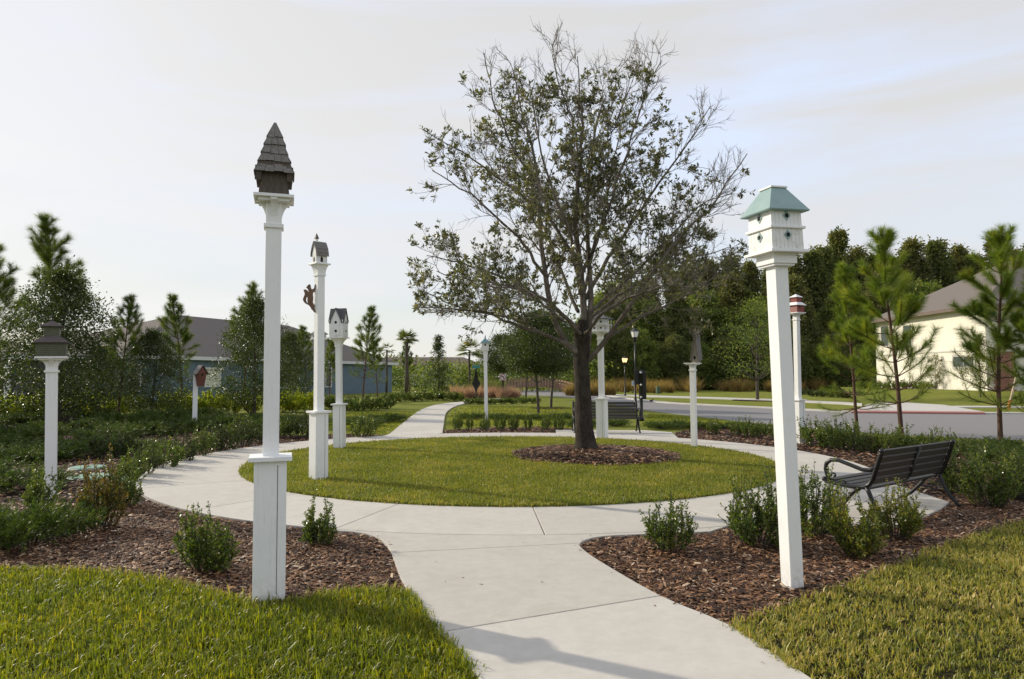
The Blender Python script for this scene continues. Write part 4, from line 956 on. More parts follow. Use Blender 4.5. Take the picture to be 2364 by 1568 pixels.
def branch(P, d, ln, r, lvl):
    n = 6 if lvl == 2 else 4
    pts = wander(P, d, ln, n, .10 if lvl == 2 else .14, .05)
    if not (inside(pts[n // 2]) and inside(pts[-1])): return
    (wood if r > .012 else twigs).add(pts - O0, np.linspace(r, max(.0032, r * .3), n + 1), 5 if r > .012 else 3)
    if lvl == 2:
        k = int(ln * 6.2) + 2
        for i in range(k):
            u = rng.uniform(.15, 1); j = min(int(u * n), n - 1); b_ = pts[j] + (pts[j + 1] - pts[j]) * (u * n - j); dd = nrm(pts[j + 1] - pts[j])
            branch(b_, nrm(dd * 1.0 + perp_rand(dd) * rng.uniform(.5, 1.0)), rng.uniform(.25, .70) * (1.1 - .4 * u), .0058, 3)
    else:
        lf = leafiness(pts[-1]); base_leafy = rng.uniform() < lf * .86
        k = int(ln * 9) + 2
        for i in range(k):
            u = rng.uniform(.2, 1); j = min(int(u * n), n - 1); b_ = pts[j] + (pts[j + 1] - pts[j]) * (u * n - j); dd = nrm(pts[j + 1] - pts[j])
            twiglets(b_, nrm(dd + perp_rand(dd) * rng.uniform(.5, 1.1)), rng.uniform(.09, .26), base_leafy and rng.uniform() < .9)
for px_, dep, r0 in limbs:
    Q, ln = rs(limb_px(px_, dep), 16)
    if r0 < .06: Q[3:] += np.cumsum(rng.normal(0, .018, (13, 3)), 0)
    rad = np.linspace(r0 * .78, .008, 16); wood.add(Q - O0, rad, 7)
    k = int(ln * 3.9)
    for i in range(k):
        u = .24 + .76 * (i + rng.uniform(0, 1)) / k; j = min(int(u * 15), 14); b_ = Q[j] + (Q[j + 1] - Q[j]) * (u * 15 - j); dd = nrm(Q[j + 1] - Q[j])
        l_ = (.35 + .85 * (1 - u)) * rng.uniform(.7, 1.35)
        branch(b_, nrm(dd * .9 + perp_rand(dd) * rng.uniform(.6, 1.1) + np.array([0, 0, .12])), l_, max(.008, rad[j] * .42), 2)
link('trunk', bole.mesh('trunk'), M['oak_bark'], oak)
link('limbs', wood.mesh('limbs'), M['oak_limb'], oak)
link('twigs', twigs.mesh('twigs'), M['oak_twig'], oak)
LP, LD = np.array(LP), np.array(LD)
V, Fc = leaves_arrays(LP - O0, LD, rng.uniform(.06, .108, len(LP)), rng.uniform(.024, .040, len(LP)))
link('crown', mesh_np('crown', V, Fc), M['oak_leaf'], oak)
print('oak leaves', len(LP), 'twigs', sum(len(b_[0]) for b_ in twigs.b.values()))

# ------------------------------------------------------------------ pines
def pine_parts(H, spread, seed, r0=.07, clear=.22, dens=1.0, nl=.22, nw=.008):
    global rng
    keep = rng; rng = np.random.default_rng(seed)
    wd = Tubes(); NP, ND = [], []
    tr = wander((0, 0, -.08), (0, 0, 1), H * .97 + .08, 12, .022, .02); wd.add(tr, np.linspace(r0, .012, 13), 7)
    def tuft(pts, u0, per):
        n = len(pts) - 1; seg = np.linalg.norm(np.diff(pts, axis=0), axis=1).sum()
        k = int(seg * per * dens)
        u = rng.uniform(u0, 1.0, k) ** .8; j = np.minimum((u * n).astype(int), n - 1); b_ = pts[j] + (pts[j + 1] - pts[j]) * (u * n - j)[:, None]
        d_ = unit(pts[j + 1] - pts[j]); rd = rng.normal(size=(k, 3)); rd -= d_ * (rd * d_).sum(1)[:, None]; rd = unit(rd)
        sp_ = rng.uniform(.35, 1.35, k)[:, None]
        NP.append(b_); ND.append(unit(d_ + rd * sp_ + np.array([0, 0, -.16])))
    z = clear * H
    while z < H * .95:
        u = z / H; k = rng.integers(4, 6); a0 = rng.uniform(0, 6.28); ti = np.interp(z, tr[:, 2], np.arange(13)); b_ = tr[int(ti)] + (tr[min(int(ti) + 1, 12)] - tr[int(ti)]) * (ti - int(ti))
        low = np.clip((u - clear) / .3, .18, 1)
        for i in range(k):
            a = a0 + i * 6.28 / k + rng.normal(0, .3); L_ = spread * ((1 - u) ** .75 + .05) * rng.uniform(.45, 1.2) * (.7 + .3 * low)
            el = -.12 + .95 * u + rng.normal(0, .16); d_ = np.array([math.cos(a) * math.cos(el), math.sin(a) * math.cos(el), math.sin(el)])
            pts = wander(b_, d_, L_, 6, .06, .085); wd.add(pts, np.linspace(.017 * (1.2 - u), .006, 7), 4); tuft(pts, .25 if u < .6 else .10, 300 * low)
            for _ in range(int(rng.integers(0, 3) + 1.1 * L_)):
                uu = rng.uniform(.4, .85); j = min(int(uu * 6), 5); dd = nrm(pts[j + 1] - pts[j]); q = wander(pts[j], nrm(dd + perp_rand(dd) * .7 + np.array([0, 0, .3])), L_ * rng.uniform(.25, .5), 4, .06, .13)
                wd.add(q, np.linspace(.008, .005, 5), 3); tuft(q, .2, 330 * low)
        z += rng.uniform(.26, .40) * (1.2 - .45 * u)
    tuft(tr[-4:], 0, 520)
    NPa, NDa = np.concatenate(NP), np.concatenate(ND)
    V, Fc = needles_arrays(NPa, NDa, nl * rng.uniform(.7, 1.15, len(NPa)), nw)
    rng = keep
    return wd.mesh('trunk'), mesh_np('crown', V, Fc)
PINES = {k: pine_parts(*a) for k, a in {'a': (5.6, 1.75, 11, .062, .16, 2.3, .24, .0056), 'b': (5.2, 1.6, 12, .055, .14, 2.3, .24, .0056), 'c': (5.8, 1.75, 13, .06, .26, 1.7, .26, .0060), 'd': (6.5, 2.2, 14, .07, .34, 1.7, .28, .0066)}.items()}
def pine(px, py_top, Y, kind, label, needle='pine_needle', rz=0.0, group=None, lean=0.0, base_px=None):
    b = at(base_px or px, HOR, Y); b.z = 0; top = at(px, py_top, Y); H0 = {'a': 5.6, 'b': 5.2, 'c': 5.8, 'd': 6.5}[kind]; s = top.z / H0
    e = empty('pine_tree', b, 0, label, 'pine', group); e.scale = (s, s, s)
    ax = (top - b).normalized(); e.rotation_euler = (Vector((0, 0, 1)).rotation_difference(ax).to_matrix().to_4x4() @ Matrix.Rotation(rz, 4, 'Z')).to_euler()
    tm, cm = PINES[kind]
    for nm, me, mt in (('trunk', tm, 'pine_bark'), ('crown', cm, needle)):
        o = bpy.data.objects.new(nm, me); COL.objects.link(o); o.parent = e
        if not me.materials: me.materials.append(M[mt])
        o.material_slots[0].link = 'OBJECT'; o.material_slots[0].material = M[mt]
    return e
pine(1954, 603, 20.5, 'b', 'shortest young pine between the road shrubs and the ring walk', 'pine_needle_bright', 0, None, 0, 1976)
pine(2055, 515, 18.7, 'a', 'tall straight young pine rising from the roadside shrubs', 'pine_needle_bright', 1.3, None, 0, 2078)
pine(2276, 510, 17.9, 'a', 'young pine with long low side limbs in front of the cream house', 'pine_needle_bright', 3.9, None, 0, 2304)
pine(2395, 600, 17.0, 'b', 'bright green young pine cut by the edge of the view beside the cream house', 'pine_needle_bright', 2.2, None, 0, 2410)
pine(8, 565, 28, 'd', 'tall bare-stemmed pine behind the olive birdhouse', 'pine_needle', .4)
pine(137, 503, 30, 'd', 'tallest pine, standing behind the glossy leaved tree', 'pine_needle', 2.0)
pine(275, 678, 26, 'c', 'thin open pine beside the blue house roof end', 'pine_needle', 1.0)
pine(423, 678, 32, 'c', 'upright pine in front of the blue house beside its pale window', 'pine_needle', 3.2)
pine(568, 652, 34, 'd', 'pine with spreading top before the ridge of the blue house', 'pine_needle', 5.0)
pine(712, 752, 38, 'c', 'dense low pine by the blue house, behind the chapel birdhouse post', 'pine_needle', 4.1)
pine(838, 706, 42, 'c', 'pine beside the gabled cottage birdhouse, at the end of the blue house', 'pine_needle', .2)
pine(762, 770, 44, 'c', 'bushy pine by the blue house window, behind the low many sided birdhouse', 'pine_needle', 5.5)
pine(872, 775, 48, 'c', 'low pine hiding the corner of the blue house', 'pine_needle', 3.0)
pine(945, 788, 58, 'c', 'small distant pine next to a tall palm', 'pine_needle', 2.6)

# ------------------------------------------------------------------ shrubs, junipers, hedges
def shrub_parts(seed, H=.75, W=.55, nst=34, lpl=46, leaf=.026, spiky=.5):
    global rng
    keep = rng; rng = np.random.default_rng(seed); st = Tubes(); LPs, LDs = [], []
    for i in range(nst):
        a = rng.uniform(0, 6.28); r_ = W / 2 * math.sqrt(rng.uniform(0.02, 1)); h_ = H * (1 - .45 * (r_ / (W / 2)) ** 2) * rng.uniform(.55, 1.0 + spiky * .28)
        b_ = np.array([math.cos(a) * r_ * .22, math.sin(a) * r_ * .22, -.03]); tp = np.array([math.cos(a) * r_, math.sin(a) * r_, h_])
        n = 6; pts = np.array([b_ + (tp - b_) * u + np.array([math.cos(a), math.sin(a), 0]) * .12 * W * math.sin(u * 3.1) for u in np.linspace(0, 1, n + 1)]) + rng.normal(0, .008, (n + 1, 3))
        st.add(pts, np.linspace(.006, .002, n + 1), 4)
        subs = [(pts, .22)]
        for _ in range(4):
            u = rng.uniform(.3, .85); j = int(u * n); dd = nrm(pts[j + 1] - pts[j]); q = wander(pts[j], nrm(dd + perp_rand(dd) * .8 + np.array([0, 0, .2])), rng.uniform(.10, .24) * H / .75, 6, .1, .06); st.add(q, np.linspace(.003, .0015, 7), 3); subs.append((q, .05))
        for q, u0 in subs:
            k = lpl if u0 > .1 else int(lpl * .55); u = rng.uniform(u0, 1, k); j = np.minimum((u * n).astype(int), n - 1); P_ = q[j] + (q[j + 1] - q[j]) * (u * n - j)[:, None]
            d_ = unit(q[j + 1] - q[j]); rd = rng.normal(size=(k, 3)); LPs.append(P_); LDs.append(unit(d_ * .5 + unit(rd) * .9 + np.array([0, 0, .2])))
    P_, D_ = np.concatenate(LPs), np.concatenate(LDs)
    V, Fc = leaves_arrays(P_, D_, leaf * rng.uniform(.7, 1.3, len(P_)), leaf * .55 * rng.uniform(.8, 1.2, len(P_)))
    rng = keep; return st.mesh('stems'), mesh_np('foliage', V, Fc)
SHR = {'n1': shrub_parts(21, .62, .55, 36, 38, .032), 'n2': shrub_parts(22, .62, .42, 24, 42, .034, .9), 'n3': shrub_parts(23, .72, .55, 38, 40, .031, .4),
       'n4': shrub_parts(24, .80, .62, 42, 40, .031, .7), 'm1': shrub_parts(25, .7, .62, 26, 30, .036, .4), 'm2': shrub_parts(26, .7, .55, 22, 30, .036, .8), 'm3': shrub_parts(27, .65, .75, 28, 28, .038, .3),
       'h1': shrub_parts(28, 1.0, 1.0, 26, 30, .075, .3), 'h2': shrub_parts(29, 1.0, 1.2, 26, 30, .078, .4)}
SHH = {k: float(np.percentile([v.co.z for v in p_[1].vertices], 99.3)) for k, p_ in SHR.items()}
def plant(name, parts, b, s, label, cat, mats, rz=None, group=None, names=('stems', 'foliage'), sz=None):
    e = empty(name, b, rng.uniform(0, 6.28) if rz is None else rz, label, cat, group); e.scale = (s, s, sz or s)
    for nm, me, mt in zip(names, parts, mats):
        o = bpy.data.objects.new(nm, me); COL.objects.link(o); o.parent = e
        if not me.materials: me.materials.append(M[mt])
        o.material_slots[0].link = 'OBJECT'; o.material_slots[0].material = M[mt]
    return e
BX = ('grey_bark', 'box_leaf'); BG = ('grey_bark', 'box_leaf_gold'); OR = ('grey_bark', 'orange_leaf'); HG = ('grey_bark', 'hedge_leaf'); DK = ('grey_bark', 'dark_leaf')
def shrub(px, py, top, kind, label, mats=BX, group=None, rz=None, H0=None, slim=1.0):
    b = g(px, py, .01); t_ = at(px, top, b.y); H0 = SHH[kind]
    return plant('shrub', SHR[kind], b, t_.z / H0 * slim, label, 'shrub', mats, rz, group, sz=t_.z / H0)
shrub(470, 1322, 1180, 'n1', 'rounded shrub with one tall leafy shoot in mulch next to the tall plinth', BX, None, 2.0)
shrub(738, 1262, 1150, 'n2', 'slim dark green shrub at the walk edge behind the tall plinth', BX, None, 1.0)
shrub(1545, 1274, 1150, 'n3', 'single upright shrub at the tip of the mulch bed by the ring walk', BX)
shrub(1752, 1262, 1100, 'n4', 'tall leafy shrub touching the ring walk in front of the leaning post', BX)
shrub(1875, 1238, 1085, 'n4', 'tall dark shrub behind the leaning white post', BX)
shrub(1972, 1283, 1146, 'n1', 'golden green shrub in mulch before the bench arm', BG)
shrub(2070, 1248, 1124, 'n3', 'golden green shrub under the back of the near bench', BG)
shrub(1812, 1276, 1190, 'n2', 'small shrub pressed against the foot of the leaning post', BX)
shrub(232, 1222, 1062, 'n4', 'straggly shrub with orange and green leaves near the valve covers', OR, slim=.72)
shrub(290, 1172, 1070, 'n2', 'thin green shrub between the orange shrub and the ring walk', BX)
shrub(95, 1180, 1080, 'n2', 'sparse small shrub at the foot of the olive birdhouse post', BX)
shrub(2215, 1140, 1022, 'n4', 'large dark shrub beside the far end of the near bench', BX)
shrub(2290, 1172, 1040, 'n4', 'large dark shrub in mulch at the corner of the bench pad', BX)
shrub(2345, 1150, 1050, 'n4', 'dark shrub at the view edge beyond the bench pad', BX)
ORD = ('first second third fourth fifth sixth seventh eighth ninth tenth eleventh twelfth thirteenth fourteenth fifteenth sixteenth seventeenth eighteenth').split()
RB = 'shrubs in the curved roadside bed'
for i, (x, y, tp) in enumerate(sorted([(1880, 1030, 966), (1918, 1036, 972), (1955, 1040, 975), (1938, 1026, 968), (2012, 1046, 985), (2055, 1052, 990), (2100, 1046, 985), (2150, 1050, 990), (2190, 1054, 998), (1650, 1003, 966), (1700, 1008, 970), (1732, 1010, 965), (1790, 1016, 972), (1760, 1008, 975)])):
    shrub(x, y, tp, ('m1', 'm2', 'm3')[i % 3], ORD[i] + ' small green shrub from the far bench, in the curved bed by the road', BX, RB)
BB = 'shrubs in the strip bed beyond the island'
for i, x in enumerate((1056, 1084, 1119, 1155, 1186, 1220, 1260, 1289)):
    shrub(x, 994 + (i % 3), 950 + (i * 7) % 8, ('m1', 'm2', 'm1', 'm3')[i % 4], ORD[i] + ' upright shrub from the far walk in the strip bed beyond the island', BX, BB, slim=.62)
LB = 'shrubs along the shaded side of the ring walk'
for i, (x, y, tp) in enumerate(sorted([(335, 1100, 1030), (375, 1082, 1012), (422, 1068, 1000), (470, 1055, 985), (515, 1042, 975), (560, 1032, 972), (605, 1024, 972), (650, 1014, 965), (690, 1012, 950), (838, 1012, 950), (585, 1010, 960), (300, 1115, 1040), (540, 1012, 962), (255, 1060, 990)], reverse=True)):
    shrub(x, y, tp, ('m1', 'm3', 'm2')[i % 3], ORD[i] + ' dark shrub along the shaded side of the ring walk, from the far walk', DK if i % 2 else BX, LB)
# junipers
def juniper_parts(seed, W=1.6, H=.5, n=90):
    global rng
    keep = rng; rng = np.random.default_rng(seed); st = Tubes(); NP, ND = [], []
    for i in range(n):
        a = rng.uniform(0, 6.28); r_ = W / 2 * rng.uniform(.35, 1.0); h_ = H * rng.uniform(.35, 1.05) * (1.15 - .5 * r_ / (W / 2))
        b_ = np.array([math.cos(a) * .1, math.sin(a) * .1, 0]); pts = np.array([b_ + np.array([math.cos(a) * r_ * u, math.sin(a) * r_ * u, h_ * (u ** .55)]) for u in np.linspace(0, 1, 7)]) + rng.normal(0, .012, (7, 3))
        st.add(pts, np.linspace(.007, .002, 7), 3); subs = [pts]
        for _ in range(7):
            j = rng.integers(2, 6); dd = nrm(pts[j + 1] - pts[j]); subs.append(wander(pts[j], nrm(dd * .9 + perp_rand(dd) * .6 + np.array([0, 0, .35])), rng.uniform(.12, .28), 6, .1, .02))
        for q in subs:
            k = 26; u = rng.uniform(.1, 1, k); j = np.minimum((u * 6).astype(int), 5); P_ = q[j] + (q[j + 1] - q[j]) * (u * 6 - j)[:, None]; d_ = unit(q[j + 1] - q[j])
            NP.append(P_); ND.append(unit(d_ * .9 + unit(rng.normal(size=(k, 3))) * .75 + np.array([0, 0, .2])))
    P_, D_ = np.concatenate(NP), np.concatenate(ND); V, Fc = leaves_arrays(P_, D_, rng.uniform(.035, .075, len(P_)), .011, cup=.1); rng = keep
    return st.mesh('stems'), mesh_np('foliage', V, Fc)
JUN = [juniper_parts(31, 1.7, .45, 75), juniper_parts(32, 1.5, .5, 70), juniper_parts(33, 1.9, .42, 80)]
JM = ('grey_bark', 'juniper')
def juniper(px, py, s, i, label, group=None, sz=None): return plant('juniper', JUN[i % 3], g(px, py, .0), s, label, 'juniper', JM, None, group, sz=sz or s * .62)
juniper(60, 1262, .78, 0, 'spreading green juniper at the edge of the near lawn below the olive birdhouse', None, .8)
juniper(-60, 1240, .8, 1, 'low juniper by the near lawn, half out of view')
LJ = 'junipers filling the shaded bed'
for i, (x, y, s) in enumerate([(30, 1130, .95), (-70, 1110, 1.0), (40, 1070, 1.1), (-50, 1050, 1.2), (120, 1062, 1.1), (190, 1040, 1.1), (60, 1020, 1.3), (250, 1020, 1.2), (160, 1000, 1.4), (330, 1008, 1.3), (0, 990, 1.4), (410, 1000, 1.3), (290, 985, 1.5), (480, 988, 1.3), (90, 975, 1.5), (380, 975, 1.5), (560, 985, 1.3), (640, 990, 1.2), (-120, 985, 1.5), (210, 968, 1.5), (700, 982, 1.2), (450, 968, 1.4), (840, 985, 1.0), (880, 975, 1.0), (300, 1050, 1.0)]):
    juniper(x, y, s, i, 'low spreading juniper in the shaded bed of the planting left to grow together' if False else 'low spreading juniper growing together with others in the shaded bed', LJ)
RJ = 'junipers along the road'
for i, (x, y, s) in enumerate([(1345, 985, .9), (1420, 984, .9), (1530, 990, .9), (1580, 988, .9), (1620, 992, .9), (1680, 990, .9), (1750, 996, .9), (2260, 1050, .9), (2320, 1066, .9), (2364, 1060, .9), (2300, 1040, 1.0), (2200, 1035, .9), (2410, 1085, .9), (2350, 1105, .8), (2120, 1028, .8), (1090, 968, .9), (1150, 969, .9), (1220, 969, .9), (1290, 969, .9)]):
    juniper(x, y, s * .85, i, 'low juniper in the line of planting beside the road and lawn', RJ)

# ------------------------------------------------------------------ broadleaf trees and background wood
def tree_parts(seed, H, W, z0, n_cl, per, leaf, trunk_r, shape='round', spread=.34, nlimb=9):
    """tapered trunk with limbs and a crown of leaf clumps; shape gives the crown's outline"""
    global rng
    keep = rng; rng = np.random.default_rng(seed); wd = Tubes()
    tr = wander((0, 0, -.1), (0, 0, 1), H * .8 + .1, 8, .03, .03); wd.add(tr, np.linspace(trunk_r, trunk_r * .22, 9), 7)
    C = []
    while len(C) < n_cl:
        u = rng.uniform(0, 1); a = rng.uniform(0, 6.28); r_ = math.sqrt(rng.uniform(.03, 1))
        if shape == 'round': prof = math.sin(math.pi * min(1, u * .86 + .12)) ** .6
        elif shape == 'cone': prof = (1 - u) ** .8 * min(1, u * 6 + .35)
        else: prof = (1 - u ** 2.2) ** .8 * min(1, u * 4 + .5)
        rr_ = W / 2 * prof * r_ * rng.uniform(.8, 1.12); C.append((math.cos(a) * rr_, math.sin(a) * rr_, z0 + (H - z0) * u * .97))
    C = np.array(C)
    for c_ in C[rng.permutation(len(C))[:nlimb * 3]]:
        zb = max(z0 * .8, c_[2] - rng.uniform(.15, .5) * (H - z0) * .6); k = np.interp(zb, tr[:, 2], np.arange(9)); b_ = tr[int(k)]
        m_ = (b_ + c_) / 2 + np.array([0, 0, -.04 * H]) * .3
        wd.add(np.array([b_, m_, c_]), [trunk_r * .3, trunk_r * .16, trunk_r * .05], 4)
    sz = spread * W * rng.uniform(.5, 1.1, n_cl) * .5
    P_ = np.repeat(C, per, 0) + rng.normal(0, .5, (n_cl * per, 3)) * np.repeat(sz, per)[:, None] * np.array([1, 1, .75])
    D_ = unit(P_ - np.repeat(C, per, 0) + rng.normal(0, .12 * W, (n_cl * per, 3)) * .3 + np.array([0, 0, .05]))
    V, Fc = leaves_arrays(P_, D_, leaf * rng.uniform(.6, 1.35, len(P_)), leaf * .6 * rng.uniform(.7, 1.3, len(P_)))
    rng = keep; return wd.mesh('trunk'), mesh_np('crown', V, Fc)
def tree(name, parts, x, Y, H0, top_py, label, mats, group=None, rz=None, sx=1.0, z=0.0):
    b = at(x, HOR, Y); b.z = z; s = (at(x, top_py, Y).z - z) / H0
    e = plant(name, parts, b, s * sx, label, 'tree', mats, rz, group, ('trunk', 'crown'), s); return e
TB = ('grey_bark', 'dark_leaf'); 
holly = tree_parts(41, 5, 4.6, .5, 330, 70, .085, .09, 'egg', .22)
tree('glossy_tree', holly, 140, 24, 5, 625, 'broad glossy leaved tree behind the olive birdhouse', TB, None, 1.0)
tree('glossy_tree', holly, 352, 27, 5, 762, 'bushy small tree in front of the blue house wall, by the red birdhouse', TB, None, 2.4, .95)
tree('glossy_tree', holly, 588, 29, 5, 690, 'dark leafy tree before the blue house, half behind the tall post', TB, None, 4.0, .85)
tree('glossy_tree', holly, 235, 30, 5, 800, 'low leafy tree filling the gap beside the glossy leaved tree', TB, None, 5.2, 1.1)
b0 = Vector((-17.0, 19.0, 0)); plant('glossy_tree', holly, b0, 1.05, 'glossy leaved tree at the side of the shaded juniper bed', 'tree', TB, 3.0, None, ('trunk', 'crown'))
b0 = Vector((-15.0, 14.2, 0)); plant('glossy_tree', holly, b0, .8, 'smaller glossy leaved tree at the side of the shaded juniper bed', 'tree', TB, 1.5, None, ('trunk', 'crown'))
tree('glossy_tree', holly, 668, 36, 5, 768, 'dark leafy tree screening the middle of the blue house', TB, None, 2.9, .9)
midoak = tree_parts(42, 6, 4.6, 2.45, 320, 75, .11, .10, 'round', .24)
MO = ('grey_bark', 'dark_leaf')
for x, Y, top, lb in ((1243, 31, 720, 'small dark oak nearest the shrub strip beyond the island'), (1272, 35.5, 730, 'small dark oak in a mulch ring on the lawn beyond the island'), (1214, 49, 760, 'small dark oak beside the road before the wooden bridge')):
    tree('young_oak', midoak, x, Y, 6, top, lb, MO, None, x * .1, .95)
tree('young_oak', midoak, 1160, 56, 6, 775, 'dark young oak behind the no turn sign', ('grey_bark', 'dark_leaf'), None, .7, 1.0)
bare = tree_parts(43, 7, 5.0, 1.9, 150, 26, .12, .11, 'egg', .34, 22)
tree('thin_leaved_tree', bare, 1748, 47.5, 7, 690, 'thinly leaved street tree in a mulch ring across the road', ('grey_bark', 'wood_leaf_green'), None, .3, 1.15)
cyp = tree_parts(44, 5, 2.6, .5, 120, 40, .11, .07, 'cone', .22)
tree('sparse_cypress', cyp, 1012, 50, 5, 775, 'wispy dark conifer beyond the curve of the far walk', ('grey_bark', 'dark_leaf'), None, 1.0, 1.0)
c_ = g(1750, 925); o = sheet('tree_mulch_ring', [(c_.x + 1.7 * math.cos(a), c_.y + 1.7 * math.sin(a)) for a in np.linspace(0, 6.28, 24, False)], -.02, .03, M['mulch_soil'])
c_ = g(1272, 943); o = sheet('tree_mulch_ring', [(c_.x + 1.0 * math.cos(a), c_.y + 1.0 * math.sin(a)) for a in np.linspace(0, 6.28, 24, False)], -.02, .03, M['mulch_soil'])
# wood
wood_kinds = [tree_parts(51, 17, 7.6, 2, 230, 85, .30, .22, 'cone', .17), tree_parts(52, 15, 10.0, 2, 260, 85, .30, .24, 'cone', .17), tree_parts(53, 16, 9.0, 3, 240, 85, .30, .22, 'cone', .17), tree_parts(54, 13, 9.0, 1, 220, 80, .30, .2, 'round', .22)]
WH = (17, 15, 16, 13); WM = ['wood_leaf', 'wood_leaf', 'wood_leaf_rust', 'wood_leaf_green']
skyline = [(1395, 680, 96, 1), (1450, 655, 96, 1), (1500, 640, 99, 2), (1555, 622, 99, 0), (1590, 612, 96, 1), (1640, 600, 98, 2), (1690, 592, 94, 1), (1735, 604, 97, 2), (1790, 596, 100, 1), (1835, 585, 96, 2), (1880, 578, 96, 1), (1942, 527, 101, 0), (1905, 570, 98, 1), (1985, 572, 96, 2), (2030, 585, 99, 1), (2065, 590, 96, 0), (2112, 553, 98, 2), (2168, 556, 99, 1), (2222, 568, 101, 2), (2262, 590, 97, 1), (2308, 545, 96, 0), (2350, 575, 99, 2), (2400, 560, 97, 1), (2460, 570, 98, 2), (2530, 560, 97, 0)]
WG = 'trees along the skyline of the wood'
wl = {0: 'pointed conifer rising from the skyline of the dark wood', 1: 'olive brown tree in the skyline of the dark wood', 2: 'rusty brown tree in the skyline of the dark wood'}
for i, (x, top, Y, k) in enumerate(skyline):
    lb = 'tallest pointed conifer standing above the skyline of the wood' if x == 1942 else wl[k]
    tree('wood_tree', wood_kinds[k if k < 3 else 1], x, Y, WH[k], top, lb, ('grey_bark', WM[k]), None if x == 1942 else WG, i * 1.7, 1.0)
for i, x in enumerate(range(1390, 2560, 58)):
    tree('wood_tree', wood_kinds[(1, 3, 2)[i % 3]], x + rng.uniform(-18, 18), 87 + rng.uniform(-3, 3), WH[(1, 3, 2)[i % 3]], 655 + rng.uniform(-25, 40), ['olive tree in the middle rank of the wood', 'broad green tree in the middle rank of the wood', 'brownish tree in the middle rank of the wood'][i % 3], ('grey_bark', ['wood_leaf', 'wood_leaf_green', 'wood_leaf_rust'][i % 3]), 'middle rank of the wood', i * 2.1, 1.15)
for i, x in enumerate(range(1370, 2060, 62)):
    tree('wood_edge_tree', wood_kinds[3], x + rng.uniform(-20, 20), 80 + rng.uniform(-2, 2), 13, 765 + rng.uniform(-35, 30), ['bright green young tree at the front edge of the wood', 'olive young tree at the front edge of the wood'][i % 2], ('grey_bark', ['wood_leaf_green', 'wood_leaf'][i % 2]), 'young trees at the edge of the wood', i * 1.3, 1.0)
# dark mass inside and under the wood, and low growth on the horizon
def mass(name, spots, m, leaf, per, rad, hz):
    P_ = []
    for (x, Y, h_) in spots:
        c_ = at(x, HOR, Y); P_.append(np.array([c_.x, c_.y, 0]) + rng.normal(0, 1, (per, 3)) * np.array([rad, rad * .6, 0]) + np.stack([np.zeros(per), np.zeros(per), rng.uniform(0, 1, per) ** .8 * h_ * hz], 1))
    P_ = np.concatenate(P_); V, Fc = leaves_arrays(P_, rng.normal(size=P_.shape), leaf * rng.uniform(.6, 1.3, len(P_)), leaf * .6)
    o = link(name, mesh_np(name, V, Fc), m); o['kind'] = 'stuff'; return o
mass('undergrowth', [(x, 93 + rng.uniform(-2, 3), rng.uniform(8, 11)) for x in range(1360, 2600, 22)], M['wood_leaf'], .6, 420, 1.6, 1.0)
mass('undergrowth', [(x, 81 + rng.uniform(-1, 1), rng.uniform(2.0, 3.6)) for x in range(1360, 2050, 20)], M['wood_leaf_green'], .32, 300, 1.2, 1.0)
mass('far_woods', [(x, 110 + rng.uniform(-6, 20), rng.uniform(2.6, 5.0)) for x in range(-300, 1420, 26)], M['wood_leaf'], .45, 330, 2.2, 1.0)
mass('far_woods', [(x, 78 + rng.uniform(-6, 6), rng.uniform(2.0, 3.6)) for x in range(860, 1400, 20)], M['wood_leaf_green'], .34, 320, 1.3, 1.0)
# tan ornamental grass by the road, pink grass by the far walk
def grass_clump(seed, n, h_, w_):
    global rng
    keep = rng; rng = np.random.default_rng(seed)
    a = rng.uniform(0, 6.28, n); r_ = w_ / 2 * np.sqrt(rng.uniform(0, 1, n)); P_ = np.stack([np.cos(a) * r_ * .35, np.sin(a) * r_ * .35, np.zeros(n)], 1)
    D_ = np.stack([rng.normal(0, .42, n), rng.normal(0, .42, n), np.ones(n)], 1); V, Fc = needles_arrays(P_ * 1.6, D_, h_ * np.clip(rng.lognormal(-.25, .3, n), .3, 1.2), .03 * w_)
    rng = keep; return mesh_np('blades', V, Fc)
GC = [grass_clump(61, 500, 1.2, 1.3), grass_clump(62, 500, 1.1, 1.5)]
def clump(x, y, s, i, m, label, group, sz=1.0):
    e = empty('grass_clump', g(x, y), rng.uniform(0, 6), label, 'ornamental grass', group); e.scale = (s, s, s * sz); o = bpy.data.objects.new('blades', GC[i % 2]); COL.objects.link(o); o.parent = e
    if not GC[i % 2].materials: GC[i % 2].materials.append(M[m])
    o.material_slots[0].link = 'OBJECT'; o.material_slots[0].material = M[m]
for i, x in enumerate(np.arange(1312, 1905, 13)):
    if 1735 < x < 1765: continue
    clump(x + rng.uniform(-3, 3), 905 + rng.uniform(-4, 3) - (3 if x > 1600 else 0), rng.uniform(.95, 1.4), i, 'tan_grass', 'clump of tan ornamental grass in the row before the wood', 'tan grass row')
for i, x in enumerate((1318, 1336, 1352, 1368, 1384, 1400, 1410)): clump(x, 914, 1.0, i, 'tan_grass', 'taller tan grass clump at the bend of the road', 'tan grass at the bend')
for i, (x, y) in enumerate(((1048, 917), (1064, 920), (1080, 921), (1096, 920), (1112, 921), (1128, 918))): clump(x, y, .95, i, 'pink_grass', 'pink feathery grass clump beside the end of the far walk', 'pink grasses by the walk end', .9)
for i, (x, y) in enumerate(((1146, 918), (1160, 920), (1174, 919), (1188, 919))): clump(x, y, .85, i, 'pink_grass', 'pink feathery grass clump under the no turn sign', 'pink grasses by the sign', .9)
for i, (x, y) in enumerate(((1120, 912), (1140, 910), (1098, 913))): clump(x, y, 1.3, i, 'sage_grass', 'tall sage green grass clump behind the pink grass', 'sage grasses')
